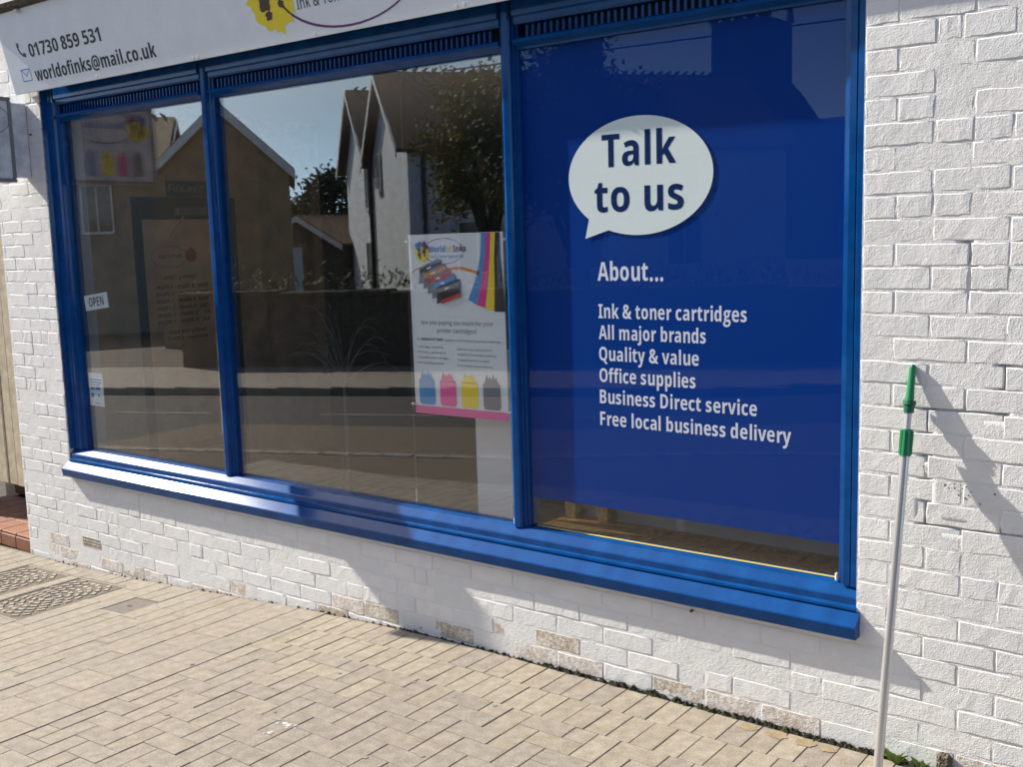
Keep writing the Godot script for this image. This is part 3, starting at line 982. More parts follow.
func ribbon(parent: Node, pts: Array, w0: float, w1: float, z: float, m: Material) -> void:
	var c := Curve2D.new()
	for i in pts.size():
		var p: Vector2 = pts[i]
		var tan_: Vector2 = (pts[mini(i + 1, pts.size() - 1)] - pts[maxi(i - 1, 0)]) * 0.18
		c.add_point(p, -tan_, tan_)
	var st := begin()
	var n := 22
	for i in n:
		var a := c.sample_baked(c.get_baked_length() * i / n)
		var b := c.sample_baked(c.get_baked_length() * (i + 1) / n)
		var d := (b - a).normalized().orthogonal()
		var wa := lerpf(w0, w1, float(i) / n) * 0.5
		var wb := lerpf(w0, w1, float(i + 1) / n) * 0.5
		quad(st, Vector3(a.x - d.x * wa, a.y - d.y * wa, z), Vector3(a.x + d.x * wa, a.y + d.y * wa, z), Vector3(b.x + d.x * wb, b.y + d.y * wb, z), Vector3(b.x - d.x * wb, b.y - d.y * wb, z))
	part("ribbon", finish(st), m, parent)

func jars(parent: Node, x0: float, y0: float, w: float, h: float, pitch: float, z: float, tones: Array) -> void:
	for i in 4:
		var x := x0 + pitch * i
		var j := PackedVector2Array([Vector2(x + 0.1 * w, y0), Vector2(x + 0.9 * w, y0), Vector2(x + w, y0 + 0.1 * h), Vector2(x + w, y0 + 0.72 * h), Vector2(x + 0.9 * w, y0 + 0.8 * h), Vector2(x + 0.82 * w, y0 + 0.86 * h)])
		for k in 7: j.append(Vector2(x + (0.78 - 0.09 * k) * w, y0 + (0.99 if k % 2 == 0 else 0.88) * h + (0.06 * h if k == 2 or k == 6 else 0.0)))
		j.append_array([Vector2(x + 0.1 * w, y0 + 0.8 * h), Vector2(x, y0 + 0.72 * h), Vector2(x, y0 + 0.1 * h)])
		var o := part("ink_jar", flat(j, z), tones[i], parent)
		part("jar_rim", flat(rect(x + 0.02 * w, y0 + 0.745 * h, x + 0.98 * w, y0 + 0.765 * h), z + 0.0006), M.ink_grey, o)

func hanging_poster() -> void:
	var p := thing("hanging_poster", "white ink cartridge poster hung on wires in the middle pane", "poster", Vector3(-2.082, 0.992, -0.108))
	p.rotation.z = deg_to_rad(0.35)
	var W := 0.535
	var H := 0.803
	part("sheet", box(Vector3(0, 0, -0.003), Vector3(W, H, 0.0)), M.paper, p)
	var z := 0.0008
	logo(p, 0.078, H - 0.078, 0.27, z, false)
	letters("lettering", "World", p, 0.118, H - 0.079, 0.098, 0.027, z + 0.001, M.p_blue, bold_font)
	letters("lettering", "of", p, 0.223, H - 0.079, 0.03, 0.027, z + 0.001, M.p_yellow, bold_font)
	letters("lettering", "Inks", p, 0.262, H - 0.079, 0.072, 0.027, z + 0.001, M.p_purple, bold_font)
	letters("lettering", "Ink & Toner Specialists", p, 0.128, H - 0.104, 0.19, 0.0125, z + 0.001, M.p_blue, sans_font)
	# four ribbons of colour falling down the right side
	var top := [0.432, 0.458, 0.484, 0.508]
	var bot := [Vector2(0.362, 0.505), Vector2(0.412, 0.488), Vector2(0.458, 0.475), Vector2(0.508, 0.468)]
	var tones := [M.p_cyan, M.p_magenta, M.p_yellow, M.ink]
	for i in 4:
		ribbon(p, [Vector2(top[i], H - 0.002), Vector2(top[i] - 0.004, 0.70), Vector2(lerpf(top[i], bot[i].x, 0.45), 0.59), bot[i]], 0.023, 0.058, z + 0.0004 * i, tones[i])
	# thin swirl behind the cartridges
	ribbon(p, [Vector2(0.004, 0.63), Vector2(0.05, 0.655), Vector2(0.2, 0.648), Vector2(0.30, 0.655), Vector2(0.40, 0.63)], 0.006, 0.014, z, M.p_orange)
	# five cartridges standing one behind the other
	var tone2 := [M.ink, M.p_orange, M.p_red, M.p_cyan, M.ink_grey]
	for i in 5:
		var bx := 0.055 + 0.026 * i
		var by := 0.585 - 0.022 * i
		var zz := z + 0.0012 + 0.0008 * i
		var c := part("cartridge", flat(PackedVector2Array([Vector2(bx, by), Vector2(bx + 0.135, by + 0.04), Vector2(bx + 0.14, by + 0.105), Vector2(bx + 0.118, by + 0.11), Vector2(bx + 0.006, by + 0.072)]), zz), M.ink_grey if i < 4 else M.ink, p)
		part("colour_label", flat(PackedVector2Array([Vector2(bx + 0.006, by + 0.046), Vector2(bx + 0.137, by + 0.08), Vector2(bx + 0.138, by + 0.1), Vector2(bx + 0.009, by + 0.066)]), zz + 0.0004), tone2[i], c)
		part("chip", flat(PackedVector2Array([Vector2(bx + 0.05, by + 0.062), Vector2(bx + 0.075, by + 0.069), Vector2(bx + 0.075, by + 0.078), Vector2(bx + 0.05, by + 0.071)]), zz + 0.0006), M.vinyl_white, c)
	part("red_base", flat(PackedVector2Array([Vector2(0.185, 0.497), Vector2(0.297, 0.53), Vector2(0.297, 0.546), Vector2(0.185, 0.513)]), z + 0.0062), M.p_red, p)
	# wording
	letters("lettering", "Are you paying too much for your", p, 0.055, 0.405, 0.415, 0.019, z, M.ink_grey, sans_font)
	letters("lettering", "printer cartridges?", p, 0.150, 0.370, 0.225, 0.019, z, M.ink_grey, sans_font)
	letters("lettering", "The", p, 0.024, 0.333, 0.022, 0.0105, z, M.ink_grey, sans_font)
	letters("lettering", "WORLD OF INKS", p, 0.052, 0.333, 0.13, 0.0115, z, M.ink, bold_font)
	letters("lettering", "supply and enjoy massive savings", p, 0.19, 0.333, 0.315, 0.0105, z, M.ink_grey, sans_font)
	var k := 0
	for row in [["Cartridge recycling", "Low running costs and more"], ["Photo papers", "Helpful friendly advice"], ["Compatible toner cartridges", "Original brands in store"], ["Full no quibble guarantee", "Free local business delivery"]]:
		letters("lettering", row[0], p, 0.026, 0.300 - 0.024 * k, 0.155 + 0.015 * (k % 3), 0.0095, z, M.ink_grey, sans_font)
		letters("lettering", row[1], p, 0.262, 0.296 - 0.024 * k, 0.18 + 0.018 * ((k + 1) % 3), 0.0095, z, M.ink_grey, sans_font)
		k += 1
	jars(p, 0.028, 0.042, 0.096, 0.148, 0.124, z, [M.p_cyan, M.p_pink, M.p_yellow, M.ink_grey])
	part("footer_band", flat(rect(0.0, 0.0, W, 0.036), z), M.p_pink, p)
	# picture wires with their weights
	for q in [[-2.094, "thin steel picture wire at the poster's left edge"], [-1.538, "thin steel picture wire at the poster's right edge"]]:
		var c := thing("picture_wire", q[1], "wire", Vector3(q[0], 0.56, -0.104), "picture wires holding the poster")
		part("wire", tube(Vector3(0, 0.03, 0), Vector3(0, 2.155, 0), 0.0007, 0.0007, 6), M.steel, c)
		part("weight", tube(Vector3(0, 0.0, 0), Vector3(0, 0.075, 0), 0.0055, 0.0045, 8), M.steel, c)
		for y in [0.465, 1.20]: part("clip", box(Vector3(-0.006, y, -0.006), Vector3(0.010, y + 0.012, 0.006), 0.002), M.steel, c)

# ------------------------------------------------------------------ seen through the glass
func inside() -> void:
	# glazed entrance door in the left hand wall, lettered for people outside
	var d := thing("entrance_door", "dark framed glazed shop door seen from inside with reversed lettering", "door", Vector3(-5.5, 0.03, -0.97))
	var st := begin()
	add_box(st, Vector3(-0.10, 0.0, -0.075), Vector3(0.012, 2.085, 0.0), 0.004)
	add_box(st, Vector3(-0.10, 0.0, -0.89), Vector3(0.012, 2.085, -0.815), 0.004)
	add_box(st, Vector3(-0.10, 1.93, -0.815), Vector3(0.012, 2.085, -0.075), 0.004)
	add_box(st, Vector3(-0.09, 0.0, -0.815), Vector3(0.0, 0.2, -0.075), 0.004)
	part("frame", finish(st), M.dark_metal, d)
	part("pane", box(Vector3(-0.045, 0.2, -0.815), Vector3(-0.041, 1.93, -0.075)), M.glass, d)
	part("closer", box(Vector3(0.012, 1.955, -0.60), Vector3(0.06, 2.01, -0.34), 0.006), M.alu, d)
	part("closer_arm", tube(Vector3(0.04, 1.95, -0.4), Vector3(0.05, 1.78, -0.25), 0.006, 0.006, 6), M.alu, d)
	st = begin()
	add_ring(st, 0, 0, 0.15, 0.075, 0.004, 0.006, 0.0)
	var ring := part("oval_outline", finish(st), M.p_blue, d, Vector3(-0.048, 1.66, -0.318))
	ring.rotation.y = -PI / 2
	var em := part("splash_emblem", flat(splat(0, 0, 0.055, 91, 40, 0.2), 0), M.p_red, d, Vector3(-0.048, 1.668, -0.508))
	em.rotation.y = -PI / 2
	var row := 0
	for l in [["World of Inks", 1.65, 0.20, -0.43, 0.03], ["Opening Times", 1.498, 0.286, -0.547, 0.032], ["Mon   9.00am - 5.00pm", 1.43, 0.45, -0.64, 0.03], ["Tue   9.00am - 5.00pm", 1.379, 0.45, -0.64, 0.03], ["Wed  9.00am - 5.00pm", 1.328, 0.45, -0.64, 0.03],
		["Thu   9.00am - 5.00pm", 1.277, 0.45, -0.64, 0.03], ["Fri    9.00am - 5.00pm", 1.226, 0.45, -0.64, 0.03], ["Sat   9.00am - 1.00pm", 1.175, 0.45, -0.64, 0.03], ["Sunday and Bank", 1.098, 0.33, -0.60, 0.03], ["Holidays - Closed", 1.05, 0.35, -0.61, 0.03]]:
		var t := letters("lettering", l[0], d, 0, 0, l[2], l[4], 0, M.ink, bold_font)
		t.position = Vector3(-0.048, l[1], l[3])
		t.rotation.y = -PI / 2
	var fe := thing("fire_exit_sign", "dark fire exit sign on the wall above the glazed door", "sign", Vector3(-5.4985, 2.125, -1.265))
	part("plate", box(Vector3(0, 0, -0.50), Vector3(0.004, 0.11, 0.0)), mat(lin(0.012, 0.03, 0.022), 0.4), fe)
	var ft := letters("lettering", "Fire exit", fe, 0, 0, 0.30, 0.052, 0, M.vinyl_white, sans_font)
	ft.position = Vector3(0.005, 0.03, -0.02)
	ft.rotation.y = PI / 2
	st = begin()
	add_flat(st, rect(0, 0.02, 0.09, 0.09), 0)
	var man := part("symbol", finish(st), M.vinyl_white, fe, Vector3(0.005, 0.0, -0.36))
	man.rotation.y = PI / 2
	# prints on the inner wall beside the door
	# boxed-in display behind the blue panel: boards, battens and a pale back
	var wb := thing("unseen_bounce_board", "brown timber window board under the blue panel", "window board", Vector3(-1.40, 0.42, -0.1))
	part("board", box(Vector3(-0.02, 0.10, -0.26), Vector3(1.345, 0.132, -0.004), 0.003), M.wood, wb)
	part("glazing_bead", box(Vector3(0.0, 0.1325, -0.002), Vector3(1.343, 0.146, 0.010), 0.002), M.yellow_bead, wb)
	for x in [0.0, 0.165]: part("batten", box(Vector3(x, 0.133, -0.25), Vector3(x + 0.055, 2.08, -0.20), 0.003), M.wood_pale, wb)
	part("back_board", box(Vector3(-0.02, 0.133, -0.275), Vector3(1.345, 2.08, -0.262)), M.partition, wb)
	var pn := thing("grey_partition", "pale grey display panel standing behind the poster", "panel", Vector3(-1.86, 0.03, -0.26))
	part("panel", box(Vector3(0, 0, -0.02), Vector3(0.225, 1.25, 0.0), 0.003), M.partition, pn)
	part("edge_strip", box(Vector3(0.226, 0, -0.024), Vector3(0.24, 1.25, 0.004), 0.002), M.alu, pn)
	# dried branching stems in the middle of the window
	var pl := thing("dried_plant", "tall dried stems standing inside the middle pane", "plant", Vector3(-3.08, 0.03, -0.62))
	st = begin()
	add_tube(st, Vector3(0.0, 0.02, 0), Vector3(0.0, 0.97, 0), 0.014, 0.010, 7)
	add_tube(st, Vector3(-0.05, 0.02, 0.02), Vector3(-0.03, 0.6, 0.01), 0.006, 0.005, 6)
	part("stem", finish(st), M.twig, pl)
	part("foot", tube(Vector3(0, 0, 0), Vector3(0, 0.03, 0), 0.12, 0.11, 16), M.ink_grey, pl)
	rng.seed = 41
	for i in 26:
		var a := Vector3(rng.randf_range(-0.01, 0.01), 0.93 + rng.randf() * 0.06, 0)
		var up := rng.randf_range(0.15, 0.55)
		var side := rng.randf_range(-0.5, 0.45)
		var b := a + Vector3(side * 0.45, up, rng.randf_range(-0.1, 0.1))
		var c := a + Vector3(side, up * (1.15 - absf(side) * 1.6), rng.randf_range(-0.16, 0.16))
		var s2 := begin()
		var last := a
		for k in 8:
			var t := (k + 1) / 8.0
			var p := a.lerp(b, t).lerp(b.lerp(c, t), t)
			add_tube(s2, last, p, 0.0035 - 0.0003 * k, 0.0032 - 0.0003 * k, 4)
			last = p
		part("twig", finish(s2), M.twig, pl)

# ------------------------------------------------------------------ the recessed doorway at the left
func entrance() -> void:
	var s := thing("tiled_step", "terracotta tiled step in the doorway left of the window", "step", Vector3(-5.44, -0.19, 0.0))
	part("step_core", box(Vector3(-1.35, -0.1, -2.2), Vector3(-0.002, 0.085, -0.022)), M.soil, s)
	for r in 3:
		for i in 7:
			part("tile", box(Vector3(-0.195 - 0.19 * i, 0.0855, -0.2 - 0.19 * r), Vector3(-0.01 - 0.19 * i, 0.102, -0.015 - 0.19 * r), 0.004), M.terracotta, s)
	for i in 7: part("tile", box(Vector3(-0.195 - 0.19 * i, 0.0, -0.0215), Vector3(-0.01 - 0.19 * i, 0.084, -0.008), 0.004), M.terracotta, s)
	part("upper_step", box(Vector3(-1.35, 0.1025, -2.2), Vector3(-0.06, 0.21, -0.62), 0.01), M.terracotta, s)
	var p := thing("boarded_gate", "cream painted boarded gate leaf in the doorway at the far left", "gate", Vector3(-5.66, 0.165, -0.2))
	for i in 5:
		part("plank", box(Vector3(-0.118 - 0.122 * i, 0.0, -0.018), Vector3(-0.002 - 0.122 * i, 2.35, 0.006 * (i % 2)), 0.007), M.cream, p)
	part("stile", box(Vector3(0.0, -0.01, -0.03), Vector3(0.045, 2.36, 0.02), 0.006), M.wood_pale, p)
	for y in [0.2, 1.1, 2.0]: part("ledge", box(Vector3(-0.60, y, -0.045), Vector3(-0.01, y + 0.12, -0.0185), 0.006), M.cream, p)
	for y in [0.3, 2.05]: part("hinge", box(Vector3(0.0455, y, -0.012), Vector3(0.155, y + 0.06, 0.006), 0.003), M.dark_metal, p)
	var n := thing("neighbouring_building", "rendered wall of the next building beyond the doorway", "building", Vector3(-6.8, 0, 0))
	part("side_wall", box(Vector3(-0.2, -0.6, -2.6), Vector3(-0.0, 3.9, -0.66)), M.wall_ochre, n)
	part("front_wall", box(Vector3(-3.2, -0.6, -0.5), Vector3(-0.21, 3.9, -0.02)), M.render, n)
	part("lobby_back", box(Vector3(0.0, -0.3, -2.7), Vector3(1.24, 3.9, -2.61)), M.wall_ochre, n)
	part("roof", box(Vector3(-3.3, 3.9, -5.0), Vector3(-0.42, 4.05, 0.1)), M.roof, n)

# ------------------------------------------------------------------ on the pavement
func cover(called: String, label: String, x0: float, x1: float, z0: float, z1: float) -> void:
	var cx := (x0 + x1) * 0.5
	var cz := (z0 + z1) * 0.5
	var c := thing(called, label, "manhole cover", Vector3(cx, g(cx), cz), "ornate cast iron covers")
	c.rotation.z = atan((g(x1) - g(x0)) / (x1 - x0))
	var w := (x1 - x0) * 0.5 - 0.004
	var l := (z1 - z0) * 0.5 - 0.004
	part("plate", box(Vector3(-w, -0.05, -l), Vector3(w, -0.006, l), 0.002), M.iron, c)
	var st := begin()
	add_box(st, Vector3(-w, -0.0055, -l), Vector3(w, 0.001, -l + 0.014), 0.002)
	add_box(st, Vector3(-w, -0.0055, l - 0.014), Vector3(w, 0.001, l), 0.002)
	add_box(st, Vector3(-w, -0.0055, -l + 0.0145), Vector3(-w + 0.014, 0.001, l - 0.0145), 0.002)
	add_box(st, Vector3(w - 0.014, -0.0055, -l + 0.0145), Vector3(w, 0.001, l - 0.0145), 0.002)
	part("rim", finish(st), M.iron, c)
	# raised bars on rings round the middle
	st = begin()
	for r in range(1, 9):
		var rad := 0.046 * r
		var n := int(TAU * rad / 0.056)
		for i in n:
			var a := TAU * (i + 0.5 * (r % 2)) / n
			var p := Vector3(cos(a) * rad * 0.95, 0, sin(a) * rad * 1.15)
			if absf(p.x) > w - 0.034 or absf(p.z) > l - 0.034: continue
			var d := Vector3(-sin(a), 0, cos(a) * 1.15).normalized()
			var e := Vector3(d.z, 0, -d.x)
			var hl := 0.022
			var hw := 0.0125
			var q := [p - d * hl - e * hw, p + d * hl - e * hw, p + d * hl + e * hw, p - d * hl + e * hw]
			for k in 4:
				var u: Vector3 = q[k]
				var v: Vector3 = q[(k + 1) % 4]
				quad(st, u + Vector3(0, -0.006, 0), v + Vector3(0, -0.006, 0), v + (p - v) * 0.12 + Vector3(0, 0.002, 0), u + (p - u) * 0.12 + Vector3(0, 0.002, 0))
			quad(st, q[0] + (p - q[0]) * 0.12 + Vector3(0, 0.002, 0), q[1] + (p - q[1]) * 0.12 + Vector3(0, 0.002, 0), q[2] + (p - q[2]) * 0.12 + Vector3(0, 0.002, 0), q[3] + (p - q[3]) * 0.12 + Vector3(0, 0.002, 0))
	part("tread", finish(st), M.iron_worn, c)

func street_furniture() -> void:
	rng.seed = 99
	cover("manhole_cover", "ornate iron cover with ring pattern, nearer the window's middle", -4.62, -4.14, 0.135, 0.785)
	cover("manhole_cover", "ornate iron cover with ring pattern, nearest the doorway step", -5.20, -4.72, 0.135, 0.785)
	var t := thing("stopcock_cover", "small plain brown metal cover set in the block paving", "access cover", Vector3(-3.77, g(-3.77), 0.36))
	t.rotation.z = 0.066
	part("plate", box(Vector3(-0.106, -0.04, -0.106), Vector3(0.106, -0.002, 0.106), 0.003), M.iron, t)
	part("keyhole", box(Vector3(-0.02, -0.003, -0.006), Vector3(0.02, -0.0012, 0.006)), M.ink, t)

	# telescopic pole leaning on the wall
	var top := Vector3(0.1715, 1.335, 0.009)
	var foot := Vector3(0.168, 0.0, 0.272)
	var p := thing("extension_pole", "aluminium telescopic pole with green grip leaning on the wall", "pole", foot)
	var d := (top - foot)
	var L := d.length()
	d = d.normalized()
	var at := func(s: float) -> Vector3: return d * (L - s)
	part("outer_tube", tube(Vector3.ZERO, at.call(0.28), 0.0145, 0.0145, 18), M.alu, p)
	var st := begin()
	add_tube(st, at.call(0.285), at.call(0.20), 0.0185, 0.0175, 16)
	for i in 10:
		var s := d.cross(Vector3.RIGHT).normalized()
		var u := d.cross(s)
		var r := (s * cos(TAU * i / 10) + u * sin(TAU * i / 10)) * 0.018
		add_tube(st, at.call(0.28) + r, at.call(0.205) + r, 0.0028, 0.0028, 5)
	part("twist_grip", finish(st), M.green, p)
	part("inner_tube", tube(at.call(0.20), at.call(0.135), 0.0105, 0.0105, 14), M.alu, p)
	var cone := part("cone_tip", tube(at.call(0.115), at.call(0.0), 0.0135, 0.0095, 16), M.green, p)
	part("tip_cap", tube(at.call(0.004), at.call(-0.006), 0.0102, 0.006, 12), M.green_dark, cone)
	st = begin()
	add_tube(st, at.call(0.148), at.call(0.122), 0.0155, 0.0175, 16)
	add_tube(st, at.call(0.122), at.call(0.108), 0.021, 0.0195, 16)
	part("collar", finish(st), M.green_dark, p)
	part("end_plug", tube(Vector3.ZERO, d * 0.03, 0.0162, 0.0162, 14), M.ink, p)

	# moss and dirt in the angle between wall and paving
	st = begin()
	for i in 760:
		var x := rng.randf_range(-5.2, 1.2)
		if x < -1.75 and rng.randf() < 0.72: continue
		var r := rng.randf_range(0.004, 0.012) * (1.6 if x > -1.3 else 0.8)
		var c := Vector3(x, g(x) + 0.0, rng.randf_range(0.0, 0.02))
		var k := 6
		var h := r * rng.randf_range(0.6, 1.3)
		for j in k:
			var a := TAU * j / k
			var b := TAU * (j + 1) / k
			var pa := c + Vector3(cos(a) * r * 1.6, -0.006, sin(a) * r)
			var pb := c + Vector3(cos(b) * r * 1.6, -0.006, sin(b) * r)
			tri(st, pa, c + Vector3(rng.randfn() * r * 0.3, h, rng.randfn() * r * 0.2), pb)
	var moss := part("moss", finish(st), M.moss, self)
	tag(moss, "dark moss and dirt along the foot of the white wall", "moss", "", "stuff")
	# weeds by the foot of the pole
	for q in [[0.155, 0.035, 17, 0.05, "low green weed at the wall foot beside the pole"], [0.235, 0.03, 14, 0.04, "small green weed at the wall foot right of the pole"], [0.30, 0.025, 12, 0.034, "smallest green weed at the wall foot, farthest right"]]:
		var wd := thing("weed", q[4], "weed", Vector3(q[0], 0.0, q[1]), "weeds growing at the foot of the wall")
		for i in q[2]:
			var a := rng.randf() * TAU
			var r: float = q[3] * rng.randf_range(0.5, 1.0)
			var h: float = q[3] * rng.randf_range(0.35, 1.1)
			var e := Vector3(cos(a) * r * 1.3, h, absf(sin(a)) * r * 0.9 - 0.012)
			var sd := Vector3(-sin(a), 0.2, cos(a)) * r * 0.24
			var lf := begin()
			var m := e * 0.55 + Vector3(0, 0.008, 0)
			tri(lf, Vector3(0, -0.004, 0), m - sd, m + sd)
			tri(lf, m - sd, e, m + sd)
			part("leaf", finish(lf), M.leaf, wd)
	# rough lump of old cement at the wall's foot
	var lump := begin()
	add_box(lump, Vector3(0.28, -0.02, 0.002), Vector3(0.33, 0.075, 0.03), 0.014)
	tag(part("cement_lump", finish(lump), M.stone, self), "brown lump of old cement stuck to the wall foot", "cement")

# ------------------------------------------------------------------ the opposite side of the street, mirrored in the glass
func gable_house(h: Node3D, corner: Vector3, along: Vector3, back: Vector3, width: float, depth: float, eave: float, ridge: float, wall: Material, roof: Material, over := 0.25) -> void:
	# gable wall runs from corner along `along`; the ridge runs along `back`
	var o := corner
	var st := begin()
	var a := o
	var b := o + along * width
	var m := o + along * width * 0.5
	var up := Vector3.UP
	var base := -1.0
	for k in [Vector3.ZERO, back * depth]:
		quad(st, a + k + up * base, b + k + up * base, b + k + up * eave, a + k + up * eave)
		tri(st, a + k + up * eave, b + k + up * eave, m + k + up * ridge)
	for e in [a, b]:
		quad(st, e + up * base, e + back * depth + up * base, e + back * depth + up * eave, e + up * eave)
	part("wall", finish(st), wall, h)
	st = begin()
	var slope := (ridge - eave) / (width * 0.5)
	for s in [-1.0, 1.0]:
		var e: Vector3 = m + along * s * (width * 0.5 + over) + up * (eave - slope * over)
		var rr := m + up * ridge
		var f := -back * over
		var t := back * (depth + over)
		var th := up * 0.09
		quad(st, e + f, rr + f, rr + t, e + t)
		quad(st, e + f + th, rr + f + th, rr + t + th, e + t + th)
		quad(st, e + f, e + f + th, rr + f + th, rr + f)
		quad(st, e + f, e + f + th, e + t + th, e + t)
	var rf := part("roof", finish(st), roof, h)
	st = begin()
	for s in [-1.0, 1.0]:
		var e: Vector3 = m + along * s * (width * 0.5 + over) + up * (eave - slope * over - 0.16) - back * (over + 0.03)
		var rr: Vector3 = m + up * (ridge - 0.16) - back * (over + 0.03)
		quad(st, e, rr, rr + up * 0.22, e + up * 0.22)
		quad(st, e - back * 0.03, rr - back * 0.03, rr + up * 0.22 - back * 0.03, e + up * 0.22 - back * 0.03)
		quad(st, e, e - back * 0.03, rr - back * 0.03, rr)
	part("bargeboard", finish(st), M.white_gloss, rf)
	st = begin()
	var n := int(depth / 0.28)
	for i in n: add_tube(st, m + up * (ridge + 0.08) + back * (i * 0.28), m + up * (ridge + 0.2) + back * (i * 0.28 + 0.14), 0.06, 0.02, 4)
	part("ridge_crest", finish(st), roof, rf)

func house_window(h: Node3D, at: Vector3, along: Vector3, out: Vector3, w: float, ht: float) -> void:
	var st := begin()
	var b := Basis(along, Vector3.UP, out)
	var f := begin()
	add_box(f, Vector3(-w * 0.5, 0, -0.02), Vector3(w * 0.5, ht, 0.02))
	var o := part("window", finish(f), M.window_dark, h)
	o.transform = Transform3D(b, at + out * 0.02)
	add_box(st, Vector3(-w * 0.5 - 0.05, -0.07, 0.0), Vector3(w * 0.5 + 0.05, 0.0, 0.1))
	add_box(st, Vector3(-w * 0.5 - 0.05, 0.0, 0.0), Vector3(-w * 0.5, ht, 0.05))
	add_box(st, Vector3(w * 0.5, 0.0, 0.0), Vector3(w * 0.5 + 0.05, ht, 0.05))
	add_box(st, Vector3(-w * 0.5 - 0.05, ht, 0.0), Vector3(w * 0.5 + 0.05, ht + 0.05, 0.05))
	add_box(st, Vector3(-0.02, 0.0, 0.021), Vector3(0.02, ht, 0.05))
	part("window_frame", finish(st), M.white_gloss, o)

func tree(called: String, label: String, at: Vector3, centre: Vector3, radii: Vector3, leaves: int, leaf: float, tones: Array, seed_: int) -> void:
	var k := RandomNumberGenerator.new()
	k.seed = seed_
	var t := thing(called, label, "tree", at)
	var st := begin()
	add_tube(st, Vector3(0, -0.3, 0), centre * 0.55, radii.x * 0.085, radii.x * 0.06, 9)
	var clumps := []
	for i in 34:
		var d := Vector3(k.randfn(), k.randfn(), k.randfn()).normalized() * pow(k.randf(), 0.4)
		var c := centre + d * radii * 0.85
		clumps.append([c, k.randf_range(0.16, 0.34) * radii.x, k.randf()])
		if i % 2 == 0:
			var mid := centre * 0.55 + (c - centre * 0.55) * 0.5 + Vector3(0, 0.15, 0)
			add_tube(st, centre * k.randf_range(0.3, 0.55), mid, radii.x * 0.035, radii.x * 0.02, 5)
			add_tube(st, mid, c, radii.x * 0.02, radii.x * 0.006, 5)
	part("trunk", finish(st), M.bark, t)
	st = begin()
	for i in leaves:
		var c = clumps[k.randi() % clumps.size()]
		var p: Vector3 = c[0] + Vector3(k.randfn(), k.randfn(), k.randfn()) * c[1] * 0.55
		var u := Vector3(k.randfn(), k.randfn(), k.randfn()).normalized()
		var v := u.cross(Vector3(k.randfn(), k.randfn(), k.randfn())).normalized()
		var col: Color = tones[k.randi() % tones.size()]
		col = col * k.randf_range(0.75, 1.25)
		col.a = 1.0
		st.set_color(col)
		var s := leaf * k.randf_range(0.6, 1.2)
		tri(st, p - u * s, p + v * s * 0.5, p + u * s)
		tri(st, p - u * s, p + u * s, p - v * s * 0.5)
	part("crown", finish(st), M.foliage[0], t)

